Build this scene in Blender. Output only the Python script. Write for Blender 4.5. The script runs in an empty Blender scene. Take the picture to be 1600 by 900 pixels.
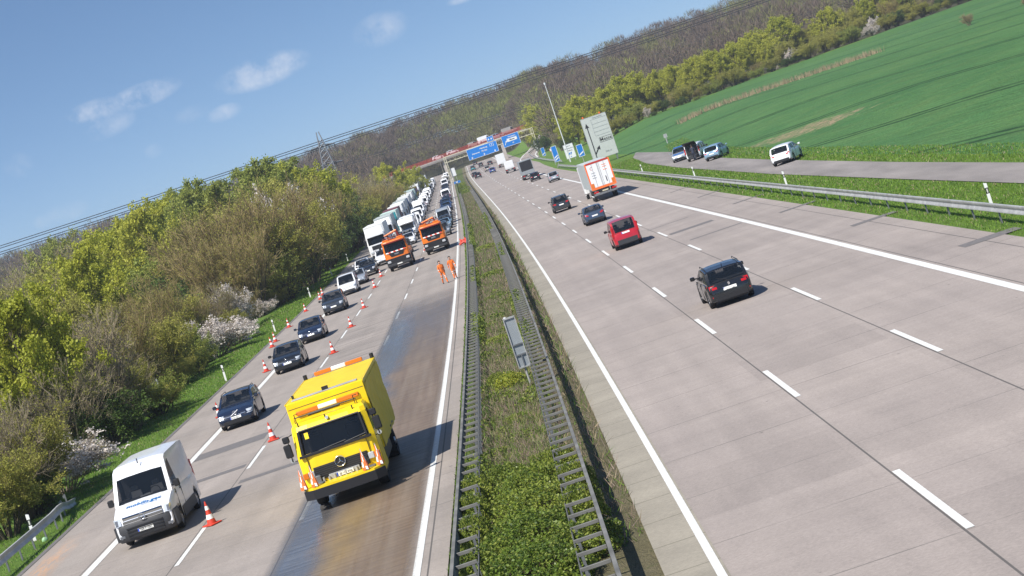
import bpy, math, random
import numpy as np
from mathutils import Vector, Matrix
R = math.radians
scn = bpy.context.scene
col = scn.collection
rnd = random.Random(7)
rng = np.random.default_rng(7)

# ------------------------------------------------------------------ camera
CAM_H = 8.398
def cam_axes(pit=0.066691, yaw=-0.010616, rol=-0.326521):
    fw = Vector((math.sin(yaw)*math.cos(pit), math.cos(yaw)*math.cos(pit), -math.sin(pit)))
    r = Vector((math.cos(yaw), -math.sin(yaw), 0)); u = r.cross(fw)
    return math.cos(rol)*r+math.sin(rol)*u, -math.sin(rol)*r+math.cos(rol)*u, fw
cr, cu, cf = cam_axes()
cd = bpy.data.cameras.new('camera'); cam = bpy.data.objects.new('camera', cd); col.objects.link(cam)
M = Matrix((cr, cu, -cf)).transposed().to_4x4(); M.translation = (0, 0, CAM_H)
cam.matrix_world = M
cd.sensor_width = 36; cd.lens = 3112.97*36/1600; cd.clip_start = 1; cd.clip_end = 6000
scn.camera = cam
# ------------------------------------------------------------------ sun and sky
SUN_EL = R(51); SUN_TO = Vector((-0.52, -0.57, 0)).normalized()   # horizontal direction towards the sun
w = bpy.data.worlds.new('World'); scn.world = w; w.use_nodes = True
nt = w.node_tree; nt.nodes.clear()
wo = nt.nodes.new('ShaderNodeOutputWorld'); bg = nt.nodes.new('ShaderNodeBackground')
sky = nt.nodes.new('ShaderNodeTexSky'); sky.sky_type = 'NISHITA'; sky.sun_disc = False
sky.sun_elevation = SUN_EL; sky.sun_rotation = math.atan2(SUN_TO.x, SUN_TO.y)
sky.air_density = 1.0; sky.dust_density = 0.5; sky.ozone_density = 1.5; sky.altitude = 100
bg.inputs[1].default_value = 0.105
def wn(t, **k):
    n = nt.nodes.new(t)
    for a, b in k.items(): setattr(n, a, b)
    return n
tc = wn('ShaderNodeTexCoord')
def wmath(op, a, b=None, c=None, clamp=False):
    n = wn('ShaderNodeMath', operation=op); n.use_clamp = clamp
    for i, q in enumerate((a, b, c)):
        if q is None: continue
        if isinstance(q, (int, float)): n.inputs[i].default_value = q
        else: nt.links.new(q, n.inputs[i])
    return n.outputs[0]
# small fair-weather clouds: each a patch of sky direction broken up by noise
def sky_dir(u, v):
    d = cf + cr*((u-800)/3112.97) - cu*((v-450)/3112.97); return d.normalized()
nz = wn('ShaderNodeTexNoise'); nz.inputs['Scale'].default_value = 46; nz.inputs['Detail'].default_value = 9; nz.inputs['Roughness'].default_value = .68
nt.links.new(tc.outputs['Generated'], nz.inputs['Vector'])
mask = None
for (u, v, ru, rv, st) in [(410, 112, 80, 26, 1.0), (350, 176, 30, 14, .55), (225, 148, 62, 20, 1.0), (145, 176, 55, 20, .8), (165, 195, 50, 22, .45), (595, 45, 48, 28, .5), (28, 258, 24, 20, .3), (100, 333, 40, 16, .35), (70, 345, 20, 12, .25), (300, 178, 30, 14, .2), (240, 236, 16, 12, .2), (725, -3, 30, 8, .5)]:
    d = sky_dir(u, v); ax = (cr*math.cos(R(19.5))+cu*math.sin(R(19.5))); ay = d.cross(ax).normalized()
    def dot(vec, s):
        n = wn('ShaderNodeVectorMath', operation='DOT_PRODUCT'); nt.links.new(tc.outputs['Generated'], n.inputs[0]); n.inputs[1].default_value = vec
        o = wmath('SUBTRACT', n.outputs['Value'], vec.dot(d)); return wmath('POWER', wmath('ABSOLUTE', wmath('MULTIPLY', o, 3112.97/s)), 2)
    e = wmath('ADD', dot(ax, ru), dot(ay, rv))
    e = wmath('MULTIPLY', wmath('SUBTRACT', 1, e, clamp=True), st)
    mask = e if mask is None else wmath('MAXIMUM', mask, e)
puff = wmath('MULTIPLY', wmath('SUBTRACT', nz.outputs[0], .39), 3.1, clamp=True)
dens = wmath('MULTIPLY', wmath('MULTIPLY', puff, wmath('MULTIPLY', mask, 1.5, clamp=True)), .78, clamp=True)
mx = wn('ShaderNodeMix', data_type='RGBA'); nt.links.new(dens, mx.inputs[0])
hs = wn('ShaderNodeHueSaturation'); hs.inputs['Saturation'].default_value = 1.12; hs.inputs['Value'].default_value = 1.0
nt.links.new(sky.outputs[0], hs.inputs['Color'])
sv = wn('ShaderNodeVectorMath', operation='MULTIPLY_ADD'); nt.links.new(tc.outputs['Generated'], sv.inputs[0]); sv.inputs[1].default_value = (1, 1, 2.3); sv.inputs[2].default_value = (0, 0, .085)
sn = wn('ShaderNodeVectorMath', operation='NORMALIZE'); nt.links.new(sv.outputs[0], sn.inputs[0]); nt.links.new(sn.outputs[0], sky.inputs['Vector'])
nt.links.new(hs.outputs[0], mx.inputs[6]); mx.inputs[7].default_value = (5.6, 5.9, 6.6, 1)
nt.links.new(mx.outputs[2], bg.inputs[0]); nt.links.new(bg.outputs[0], wo.inputs[0])
sd = bpy.data.lights.new('sun', 'SUN'); sd.energy = 4.8; sd.angle = R(.53); sd.color = (1, .955, .88)
so = bpy.data.objects.new('sun', sd); col.objects.link(so)
sdir = Vector((SUN_TO.x*math.cos(SUN_EL), SUN_TO.y*math.cos(SUN_EL), math.sin(SUN_EL)))
so.rotation_euler = sdir.to_track_quat('Z', 'Y').to_euler(); so.location = sdir*200
scn.view_settings.view_transform = 'Standard'; scn.view_settings.look = 'None'
scn.view_settings.exposure = 0.5; scn.view_settings.gamma = 1; scn.view_settings.use_curve_mapping = False
scn.cycles.max_bounces = 5; scn.cycles.transparent_max_bounces = 6; scn.cycles.diffuse_bounces = 2; scn.cycles.glossy_bounces = 2
scn.cycles.use_denoising = True

# ------------------------------------------------------------------ helpers
def tag(o, label=None, cat=None, group=None, kind=None):
    if label: o['label'] = label
    if cat: o['category'] = cat
    if group: o['group'] = group
    if kind: o['kind'] = kind
    return o
def empty(name, loc=(0, 0, 0), rz=0):
    o = bpy.data.objects.new(name, None); col.objects.link(o); o.location = loc; o.rotation_euler = (0, 0, rz); o.empty_display_size = .3
    return o
MATS = {}
def mat(name, c=(.5, .5, .5), rough=.5, metal=0.0, coat=0.0, emit=None, spec=.5, var=0.0, vs=6.0, bump=0.0, bs=30.0, coord='Object'):
    if name in MATS: return MATS[name]
    m = bpy.data.materials.new(name); m.use_nodes = True; t = m.node_tree; b = t.nodes['Principled BSDF']
    b.inputs['Base Color'].default_value = (*c, 1); b.inputs['Roughness'].default_value = rough; b.inputs['Metallic'].default_value = metal
    b.inputs['Specular IOR Level'].default_value = spec
    if coat: b.inputs['Coat Weight'].default_value = coat; b.inputs['Coat Roughness'].default_value = .04
    if emit: b.inputs['Emission Color'].default_value = (*emit[:3], 1); b.inputs['Emission Strength'].default_value = emit[3]
    if var or bump:
        tcn = t.nodes.new('ShaderNodeTexCoord'); n = t.nodes.new('ShaderNodeTexNoise'); n.inputs['Scale'].default_value = vs; n.inputs['Detail'].default_value = 6
        t.links.new(tcn.outputs[coord], n.inputs['Vector'])
        if var:
            r = t.nodes.new('ShaderNodeMapRange'); r.inputs[1].default_value = .3; r.inputs[2].default_value = .7; r.inputs[3].default_value = 1-var; r.inputs[4].default_value = 1+var
            t.links.new(n.outputs[0], r.inputs[0])
            mm = t.nodes.new('ShaderNodeVectorMath'); mm.operation = 'SCALE'; mm.inputs[0].default_value = c; t.links.new(r.outputs[0], mm.inputs['Scale'])
            t.links.new(mm.outputs[0], b.inputs['Base Color'])
        if bump:
            n2 = t.nodes.new('ShaderNodeTexNoise'); n2.inputs['Scale'].default_value = bs; n2.inputs['Detail'].default_value = 4; t.links.new(tcn.outputs[coord], n2.inputs['Vector'])
            bp = t.nodes.new('ShaderNodeBump'); bp.inputs['Strength'].default_value = bump; bp.inputs['Distance'].default_value = .05
            t.links.new(n2.outputs[0], bp.inputs['Height']); t.links.new(bp.outputs[0], b.inputs['Normal'])
    MATS[name] = m; return m
def paint(name, c, rough=.32, metal=0.0, coat=.6): return mat('paint_'+name, c, rough, metal, coat=coat, var=.06, vs=3)

class MB:
    def __init__(s): s.v = []; s.f = []; s.k = []
    def add(s, vs, fs, k):
        o = len(s.v); s.v += [tuple(p) for p in vs]
        for f in fs: s.f.append(tuple(i+o for i in f)); s.k.append(k)
        return s
    def hexa(s, p, k): return s.add(p, [(0, 3, 2, 1), (4, 5, 6, 7), (0, 1, 5, 4), (1, 2, 6, 5), (2, 3, 7, 6), (3, 0, 4, 7)], k)
    def box(s, x0, x1, y0, y1, z0, z1, k, b=0.0):
        if b <= 0:
            return s.hexa([(x0, y0, z0), (x1, y0, z0), (x1, y1, z0), (x0, y1, z0), (x0, y0, z1), (x1, y0, z1), (x1, y1, z1), (x0, y1, z1)], k)
        rings = []
        for z, i in ((z0, b), (z0+b, 0), (z1-b, 0), (z1, b)):
            rings.append([(x0+i+q*b, y0+i, z) if 0 else p for p in [(x0+i+b, y0+i, z), (x1-i-b, y0+i, z), (x1-i, y0+i+b, z), (x1-i, y1-i-b, z), (x1-i-b, y1-i, z), (x0+i+b, y1-i, z), (x0+i, y1-i-b, z), (x0+i, y0+i+b, z)] for q in (0,)])
        return s.loft(rings, k, True)
    def loft(s, rings, k, caps=True, closed=True):
        n = len(rings[0]); vs = [p for r in rings for p in r]; fs = []
        for i in range(len(rings)-1):
            for j in range(n if closed else n-1):
                a = i*n+j; b = i*n+(j+1) % n; fs.append((a, b, b+n, a+n))
        if caps: fs.append(tuple(range(n-1, -1, -1))); fs.append(tuple((len(rings)-1)*n+j for j in range(n)))
        return s.add(vs, fs, k)
    def tube(s, pts, r, k, n=6, caps=True):
        pts = [Vector(p) for p in pts]; rs = r if isinstance(r, (list, tuple)) else [r]*len(pts); rings = []
        for i, p in enumerate(pts):
            d = (pts[min(i+1, len(pts)-1)]-pts[max(i-1, 0)]).normalized()
            a = d.orthogonal().normalized() if abs(d.z) > .9 else d.cross(Vector((0, 0, 1))).normalized()
            b = d.cross(a)
            rings.append([p+a*math.cos(2*math.pi*j/n)*rs[i]+b*math.sin(2*math.pi*j/n)*rs[i] for j in range(n)])
        return s.loft(rings, k, caps)
    def cyl(s, p0, p1, r, k, n=16, r1=None): return s.tube([p0, p1], [r, r if r1 is None else r1], k, n)
    def prism(s, poly, axis, a, b, k):
        f = {'x': lambda p, t: (t, p[0], p[1]), 'y': lambda p, t: (p[0], t, p[1]), 'z': lambda p, t: (p[0], p[1], t)}[axis]
        return s.loft([[f(p, a) for p in poly], [f(p, b) for p in poly]], k)
    def quad(s, a, b, c, d, k): return s.add([a, b, c, d], [(0, 1, 2, 3)], k)
    def merge(s, o, loc=(0, 0, 0), flip=False):
        return s.add([(p[0]+loc[0], p[1]+loc[1], p[2]+loc[2]) for p in o.v], [], '') and s._mf(o)
    def _mf(s, o):
        off = len(s.v)-len(o.v)
        for f, k in zip(o.f, o.k): s.f.append(tuple(i+off for i in f)); s.k.append(k)
        return s
    def mesh(s, name, smooth=35):
        keys = []
        for k in s.k:
            if k not in keys: keys.append(k)
        me = bpy.data.meshes.new(name); me.from_pydata(s.v, [], s.f)
        for k in keys: me.materials.append(MATS.get(k) or MATS['paint'])
        me.polygons.foreach_set('material_index', [keys.index(k) for k in s.k])
        me['keys'] = keys
        if smooth:
            me.polygons.foreach_set('use_smooth', [True]*len(me.polygons))
            me.set_sharp_from_angle(angle=R(smooth))
        me.update(); return me
    def build(s, name, parent=None, smooth=35, loc=None, rz=0):
        o = bpy.data.objects.new(name, s.mesh(name, smooth)); col.objects.link(o)
        if parent: o.parent = parent
        if loc: o.location = loc
        o.rotation_euler = (0, 0, rz); return o
def inst(me, name, parent=None, pm=None, loc=None, rz=0):
    o = bpy.data.objects.new(name, me); col.objects.link(o)
    if parent: o.parent = parent
    if loc: o.location = loc
    if rz: o.rotation_euler = (0, 0, rz)
    if pm and 'keys' in me:
        for i, k in enumerate(me['keys']):
            if k in pm: o.material_slots[i].link = 'OBJECT'; o.material_slots[i].material = MATS[pm[k]]
    return o
def npmesh(name, V, F, mats, mi=None, smooth=False, uv=None):
    me = bpy.data.meshes.new(name); V = np.asarray(V, np.float32); F = np.asarray(F, np.int32); n, kk = F.shape
    me.vertices.add(len(V)); me.vertices.foreach_set('co', V.ravel()); me.loops.add(n*kk); me.loops.foreach_set('vertex_index', F.ravel())
    me.polygons.add(n); me.polygons.foreach_set('loop_start', np.arange(0, n*kk, kk, dtype=np.int32))
    for m in mats: me.materials.append(m)
    if mi is not None: me.polygons.foreach_set('material_index', np.asarray(mi, np.int32))
    if smooth: me.polygons.foreach_set('use_smooth', np.ones(n, bool))
    if uv is not None:
        l = me.uv_layers.new(name='UVMap'); l.data.foreach_set('uv', np.asarray(uv, np.float32)[F.ravel()].ravel())
    me.update(calc_edges=True); return me
def text_mesh(body, size, k, thick=.004, align='CENTER', shear=0.0, bold=0.0):
    cu_ = bpy.data.curves.new('lettering', 'FONT'); cu_.body = body; cu_.size = size; cu_.extrude = thick; cu_.align_x = align; cu_.align_y = 'CENTER'; cu_.shear = shear; cu_.resolution_u = 2; cu_.offset = bold
    o = bpy.data.objects.new('lettering', cu_); me = bpy.data.meshes.new_from_object(o); bpy.data.objects.remove(o); bpy.data.curves.remove(cu_)
    me.materials.clear(); me.materials.append(MATS[k]); return me
def text_obj(name, body, size, k, parent, loc, rot, **kw):
    o = bpy.data.objects.new(name, text_mesh(body, size, k, **kw)); col.objects.link(o); o.parent = parent; o.location = loc; o.rotation_euler = rot; return o

# ------------------------------------------------------------------ road geometry
def dxr(y):
    f = lambda q: -4.583324e-05*q*q+3.514283e-08*q**3
    return f(y) if y <= 700 else f(700)+(y-700)*(-2*4.583324e-05*700+3*3.514283e-08*700**2)
def zr(y):
    f = lambda q: 1.34553e-05*q*q-4.267463e-09*q**3
    return f(y) if y <= 750 else f(750)+(y-750)*(2*1.34553e-05*750-3*4.267463e-09*750**2)
def sst(a, b, x):
    t = min(1, max(0, (x-a)/(b-a))); return t*t*(3-2*t)
def pw(y, tab):
    return float(np.interp(y, [t[0] for t in tab], [t[1] for t in tab]))
RE = [(20, 16.3), (390, 16.3), (450, 17.2), (500, 18.3), (600, 18.6), (1100, 18.6)]
def goff(u, y):                       # ground height above the road level at lateral u
    if u < -19:
        h = -.12*sst(-19.3, -21, -(-u) if 0 else u) if 0 else 0
        h = -.05*sst(0, 1, (-19.3-u)/1.5) - .35*sst(0, 1, (-22-u)/5)
        return h
    if u > 25:
        x = u+dxr(y); zf = .3+.0125*(y-90)+.015*(x-24)-zr(y)
        zf = min(zf, .3+.0125*(470-90)+.015*(min(x, 160)-24)-zr(470)) if y > 470 else zf
        return zf*sst(25, 45, u)*(1-.0*sst(430, 560, y))
    return 0
def hill(x, y):
    return 15.5*sst(600, 985, y)
def gz(u, y):
    x = u+dxr(y)
    near = max(sst(22, 40, abs(u+1)), sst(862, 950, y))
    z = zr(min(y, 1000)) + goff(u, min(y, 1000))
    hh = hill(x, y)*near
    return z+hh
def P(u, y, z=0): return Vector((u+dxr(y), y, gz(u, y)+z))
def heading(y): return math.atan2(dxr(y+1)-dxr(y-1), 2)     # lane direction, radians from +Y towards +X
YS = list(np.arange(20, 200, 5.0))+list(np.arange(200, 720, 10.0))+list(np.arange(720, 1101, 20.0))
def strip(name, ua, ub, ya, yb, dz, m, n=1, kind='structure', mb=None):
    ys = [ya]+[y for y in YS if ya < y < yb]+[yb]; fa = ua if callable(ua) else (lambda y: ua); fb = ub if callable(ub) else (lambda y: ub)
    V = []; U = []; F = []
    for i, y in enumerate(ys):
        for j in range(n+1):
            u = fa(y)+(fb(y)-fa(y))*j/n; V.append((u+dxr(y), y, zr(y)+dz)); U.append((u, y))
            if i and j: a = (i-1)*(n+1)+j-1; b = i*(n+1)+j-1; F.append((a, a+1, b+1, b))
    if mb is not None:
        o = len(mb[0]); mb[0].extend(V); mb[1].extend(U); mb[2].extend([tuple(q+o for q in f) for f in F]); return
    o = bpy.data.objects.new(name, npmesh(name, V, F, [m], uv=U)); col.objects.link(o); o['kind'] = kind; return o

# node shorthand for the larger procedural materials
class NT:
    def __init__(s, name):
        s.m = bpy.data.materials.new(name); s.m.use_nodes = True; s.t = s.m.node_tree; s.b = s.t.nodes['Principled BSDF']; MATS[name] = s.m
        s.tc = s.t.nodes.new('ShaderNodeTexCoord')
    def L(s, a, i):
        if isinstance(a, (int, float)): i.default_value = a
        elif isinstance(a, tuple): i.default_value = (*a, 1) if len(a) == 3 and len(i.default_value) == 4 else a
        else: s.t.links.new(a, i)
    def math(s, op, a, b=0, c=0, clamp=False):
        n = s.t.nodes.new('ShaderNodeMath'); n.operation = op; n.use_clamp = clamp
        for q, i in zip((a, b, c), n.inputs): s.L(q, i)
        return n.outputs[0]
    def noise(s, vec, scale, detail=4, rough=.5, sc=None):
        n = s.t.nodes.new('ShaderNodeTexNoise'); n.inputs['Scale'].default_value = scale; n.inputs['Detail'].default_value = detail; n.inputs['Roughness'].default_value = rough
        if sc:
            v = s.t.nodes.new('ShaderNodeVectorMath'); v.operation = 'MULTIPLY'; s.L(vec, v.inputs[0]); v.inputs[1].default_value = sc; vec = v.outputs[0]
        s.L(vec, n.inputs['Vector']); return n.outputs[0]
    def mix(s, f, a, b):
        n = s.t.nodes.new('ShaderNodeMix'); n.data_type = 'RGBA'; s.L(f, n.inputs[0]); s.L(a, n.inputs[6]); s.L(b, n.inputs[7]); return n.outputs[2]
    def mul(s, colr, f):
        n = s.t.nodes.new('ShaderNodeVectorMath'); n.operation = 'SCALE'; s.L(colr, n.inputs[0]); s.L(f, n.inputs['Scale']); return n.outputs[0]
    def rng(s, v, a, b, c, d):
        n = s.t.nodes.new('ShaderNodeMapRange'); s.L(v, n.inputs[0])
        for i, q in zip((1, 2, 3, 4), (a, b, c, d)): n.inputs[i].default_value = q
        return n.outputs[0]
    def sep(s, v):
        n = s.t.nodes.new('ShaderNodeSeparateXYZ'); s.L(v, n.inputs[0]); return n.outputs
    def white(s, vec):
        n = s.t.nodes.new('ShaderNodeTexWhiteNoise'); n.noise_dimensions = '3D'; s.L(vec, n.inputs['Vector']); return n.outputs[0]
    def comb(s, x, y, z=0.0):
        n = s.t.nodes.new('ShaderNodeCombineXYZ')
        for q, i in zip((x, y, z), n.inputs): s.L(q, i)
        return n.outputs[0]
    def bump(s, h, st, dist):
        n = s.t.nodes.new('ShaderNodeBump'); n.inputs['Strength'].default_value = st; n.inputs['Distance'].default_value = dist; s.L(h, n.inputs['Height']); s.t.links.new(n.outputs[0], s.b.inputs['Normal'])
    def out(s, colr=None, rough=None):
        if colr is not None: s.L(colr, s.b.inputs['Base Color'])
        if rough is not None: s.L(rough, s.b.inputs['Roughness'])
        return s.m
# ------------------------------------------------------------------ plain materials
mat('tyre', (.012, .012, .013), .85); mat('rim', (.42, .43, .45), .3, .9); mat('glass', (.008, .012, .018), .03, 0, spec=.4).node_tree.nodes['Principled BSDF'].inputs['Alpha'].default_value = .58; mat('interior', (.045, .045, .05), .9); mat('interior_grey', (.13, .13, .135), .9)
mat('black', (.014, .014, .016), .5); mat('trim', (.035, .036, .04), .55); mat('chrome', (.7, .71, .73), .15, 1.0)
mat('plate', (.78, .78, .74), .5); mat('plate_blue', (.02, .06, .4), .5); mat('ink', (.015, .015, .017), .6)
mat('lamp', (.62, .66, .7), .08, .35); mat('lamp_dark', (.16, .17, .19), .1, .3); mat('red_lamp', (.45, .008, .012), .12); mat('amber', (.62, .17, .02), .15)
mat('white', (.74, .75, .76), .4); mat('offwhite', (.66, .66, .62), .55); mat('steel', (.40, .405, .40), .55, .25, var=.2, vs=2); mat('steel_dark', (.2, .21, .22), .5, .5, var=.2, vs=4)
mat('hood_blue', (.02, .12, .36), .5); mat('seat', (.03, .03, .035), .9)
mat('cone_red', (.55, .045, .02), .55); mat('cone_white', (.8, .8, .78), .5)
mat('concrete_pale', (.42, .38, .35), .85, var=.12, vs=1.5); mat('wood', (.12, .1, .085), .9)
mat('skin', (.5, .3, .22), .6); mat('hair', (.03, .02, .015), .8); mat('hivis', (.78, .17, .02), .75, var=.1, vs=9); mat('silver_tape', (.6, .6, .55), .5); mat('boot', (.025, .022, .02), .8); mat('dark_cloth', (.02, .025, .045), .85)
mat('sign_grey', (.3, .33, .35), .55, .3, var=.06, vs=2); mat('sign_white', (.72, .74, .75), .5); mat('sign_blue', (.004, .17, .56), .45); mat('beige', (.55, .52, .38), .6); mat('rust_red', (.42, .03, .02), .7)
mat('paint_yellow', (.84, .585, .002), .45, 0, .12, var=.1, vs=1.6, bump=.06, bs=2.2); mat('yellow_tarp', (.72, .5, .02), .6, var=.08, vs=2, bump=.3, bs=1.6); paint('orange', (.72, .17, .01), .4, 0, .2); paint('white_car', (.74, .75, .77)); paint('navy', (.008, .014, .035), .22); paint('black_car', (.008, .009, .011), .22)
paint('graphite', (.03, .035, .042), .25, .2); paint('silver', (.42, .45, .48), .3, .5); paint('grey_car', (.17, .19, .21), .3, .4); paint('blue_car', (.012, .07, .24), .25); paint('skyblue', (.25, .38, .5), .3, .3); paint('teal', (.02, .2, .22), .3)
paint('red', (.42, .012, .022), .28); paint('darkblue', (.01, .025, .085), .22); paint('bluegrey', (.05, .075, .12), .24, .3); paint('beige_car', (.38, .35, .3), .3, .3); paint('brown', (.09, .05, .035), .3, .3); paint('darkred', (.16, .012, .018), .3)
MATS['paint'] = MATS['paint_white_car']

# ------------------------------------------------------------------ ground and road materials
def road_material(name, base, joint_u, slab=5.0, joint_str=1.0, tint=(.28, .24, .212)):
    n = NT(name); uv = n.tc.outputs['UV']; u, y, _ = n.sep(uv)
    big = n.noise(uv, .11, 5, .6); mid = n.noise(uv, .9, 5, .65, (1, .35, 1)); fine = n.noise(uv, 11, 5, .8)
    streak = n.noise(uv, .5, 4, .6, (2.2, .05, 1))
    across = n.noise(uv, .8, 4, .6, (.18, 2.6, 1))
    sid = n.comb(n.math('FLOOR', n.math('DIVIDE', n.math('SUBTRACT', u, 1.5), 3.76)), n.math('FLOOR', n.math('DIVIDE', y, slab)))
    sl = n.rng(n.white(sid), 0, 1, .93, 1.06)
    f = n.math('MULTIPLY', n.rng(big, .3, .7, .90, 1.09), n.rng(mid, .3, .7, .92, 1.07))
    f = n.math('MULTIPLY', f, n.rng(fine, .25, .75, .76, 1.22)); f = n.math('MULTIPLY', f, n.rng(streak, .3, .7, .94, 1.05)); f = n.math('MULTIPLY', f, n.rng(across, .3, .7, .95, 1.045)); f = n.math('MULTIPLY', f, sl)
    lc = n.math('SUBTRACT', n.math('MULTIPLY', n.math('FRACT', n.math('DIVIDE', n.math('SUBTRACT', u, 1.75), 3.75)), 3.75), 1.875)
    tr = n.rng(n.math('ABSOLUTE', n.math('SUBTRACT', n.math('ABSOLUTE', lc), .82)), .05, .5, 1, 0); oil = n.rng(n.math('ABSOLUTE', lc), .05, .45, 1, 0)
    wear = n.rng(n.noise(uv, .4, 4, .6, (1, .12, 1)), .35, .65, .3, 1)
    f = n.math('MULTIPLY', f, n.math('SUBTRACT', 1, n.math('MULTIPLY', n.math('ADD', n.math('MULTIPLY', tr, .055), n.math('MULTIPLY', oil, .04)), wear)))
    spot = n.rng(n.noise(uv, 3.2, 2, .5), .735, .78, 0, .45); f = n.math('MULTIPLY', f, n.math('SUBTRACT', 1, spot))
    yj = n.math('ABSOLUTE', n.math('SUBTRACT', n.math('FRACT', n.math('DIVIDE', n.math('ADD', y, n.math('MULTIPLY', u, .0)), slab)), .5))
    jt = n.math('MULTIPLY', n.math('LESS_THAN', n.math('MULTIPLY', yj, slab), .028), n.rng(n.noise(uv, .25, 3), .35, .62, .12, .75))
    for ju in joint_u:
        a = n.math('LESS_THAN', n.math('ABSOLUTE', n.math('SUBTRACT', u, ju)), .022)
        jt = n.math('MAXIMUM', jt, n.math('MULTIPLY', a, .85))
    c = n.mul(base, f); c = n.mix(n.rng(big, .35, .65, 0, .55), c, n.mul(tint, f))
    c = n.mix(n.math('MULTIPLY', jt, joint_str), c, (.07, .065, .06))
    n.bump(n.noise(uv, 22, 3, .7), .25, .01)
    return n, c, u, y, uv
n, c, u, y, uv = road_material('concrete_right', (.305, .262, .236), [5.52, 9.27, 13.45, 15.6])
n.out(c, .82)
n, c, u, y, uv = road_material('concrete_left', (.292, .256, .226), [-8.62, -12.38, -16.2, -4.2])
# churned, dirty marks of the clean-up on the lanes behind and before the sweeper truck
across = n.noise(uv, 1.1, 5, .65, (.12, 2.4, 1))
dirt = n.math('MULTIPLY', n.rng(n.math('ABSOLUTE', n.math('ADD', u, 9.4)), 1.5, 4.2, 1, 0), n.math('MULTIPLY', n.rng(y, 88, 104, 0, 1), n.rng(y, 135, 158, 1, 0)))
dirt = n.math('MULTIPLY', dirt, n.rng(across, .5, .62, 0, .65), clamp=True)
c = n.mix(dirt, c, (.09, .08, .072))
sand = n.math('MULTIPLY', n.rng(n.math('ABSOLUTE', n.math('ADD', n.math('ADD', u, 18.3), n.math('MULTIPLY', n.math('SUBTRACT', y, 62), .03))), .1, .75, 1, 0), n.math('MULTIPLY', n.rng(y, 56, 60, 0, 1), n.rng(y, 67, 73, 1, 0)))
sand = n.math('MULTIPLY', sand, n.rng(n.noise(uv, 2.2, 5, .7, (2.5, .35, 1)), .42, .62, 0, .9), clamp=True)
c = n.mix(sand, c, (.5, .27, .13)); n.out(c, .82)
n = NT('concrete_shoulder'); uv = n.tc.outputs['UV']; u, y, _ = n.sep(uv)
f = n.math('MULTIPLY', n.rng(n.noise(uv, .35, 5, .6), .3, .7, .82, 1.15), n.rng(n.noise(uv, 9, 4, .7), .3, .7, .86, 1.12))
jt = n.math('LESS_THAN', n.math('MULTIPLY', n.math('ABSOLUTE', n.math('SUBTRACT', n.math('FRACT', n.math('DIVIDE', y, 2.5)), .5)), 2.5), .03)
n.out(n.mix(n.math('MULTIPLY', jt, .6), n.mul((.27, .243, .195), f), (.1, .09, .06)), .88)
n = NT('asphalt'); uv = n.tc.outputs['UV']
f = n.math('MULTIPLY', n.rng(n.noise(uv, .5, 5, .6, (1, .15, 1)), .3, .7, .75, 1.25), n.rng(n.noise(uv, 16, 3, .7), .3, .7, .85, 1.15)); n.out(n.mul((.215, .192, .178), f), .85); n.bump(n.noise(uv, 30, 3), .3, .01)
n = NT('patch_asphalt'); uv = n.tc.outputs['UV']; n.out(n.mul((.135, .125, .122), n.rng(n.noise(uv, 5, 5, .7), .3, .7, .8, 1.25)), .85)
n = NT('road_paint'); uv = n.tc.outputs['UV']; wv = n.noise(uv, 7, 6, .75); n.out(n.mul((.70, .70, .67), n.rng(wv, .3, .62, .68, 1.05)), .6)
# wet film
n = NT('wet_film'); uv = n.tc.outputs['UV']; u, y, _ = n.sep(uv)
stre = n.noise(uv, .8, 6, .65, (3.0, .09, 1)); acr = n.noise(uv, 1.3, 5, .65, (.2, 3.0, 1)); blot = n.noise(uv, .35, 5, .6, (1.0, .35, 1))
ed = n.math('MINIMUM', n.rng(u, -8.9, -8.35, 0, 1), n.rng(u, -4.85, -4.5, 1, 0)); ed = n.math('MINIMUM', ed, n.math('MINIMUM', n.rng(y, 118, 146, 1, 0), n.rng(y, 40, 44, 0, 1)))
a = n.math('MULTIPLY', ed, n.rng(n.math('ADD', n.math('MULTIPLY', blot, .55), n.math('MULTIPLY', acr, .45)), .34, .58, .45, 1), clamp=True)
brown = n.math('MULTIPLY', n.rng(n.math('ADD', u, n.math('MULTIPLY', blot, 2.6)), -6.3, -5.4, 0, 1), n.rng(y, 92, 120, 1, .5))
colr = n.mix(brown, n.mix(n.rng(acr, .4, .6, 0, 1), (.095, .095, .103), (.15, .14, .13)), n.mix(n.rng(stre, .35, .65, 0, 1), (.175, .12, .075), (.23, .175, .125)))
yel = n.math('MULTIPLY', n.rng(n.math('ABSOLUTE', n.math('ADD', u, n.math('ADD', 6.75, n.math('MULTIPLY', n.math('SUBTRACT', y, 52), -.03)))), .1, .8, 1, 0), n.math('MULTIPLY', n.rng(y, 44, 50, .2, 1), n.rng(y, 56, 62, 1, 0)))
colr = n.mix(n.math('MULTIPLY', yel, n.rng(blot, .35, .6, .1, .5)), colr, (.30, .20, .06))
n.out(n.mul(colr, n.rng(n.noise(uv, 12, 4, .7), .3, .7, .85, 1.15)), n.rng(n.math('ADD', n.math('MULTIPLY', brown, .5), n.math('MULTIPLY', stre, .6)), .2, .8, .13, .5))
n.L(a, n.b.inputs['Alpha']); n.bump(n.math('ADD', acr, n.math('MULTIPLY', n.noise(uv, 6, 4, .7), .5)), .35, .015)
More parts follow.
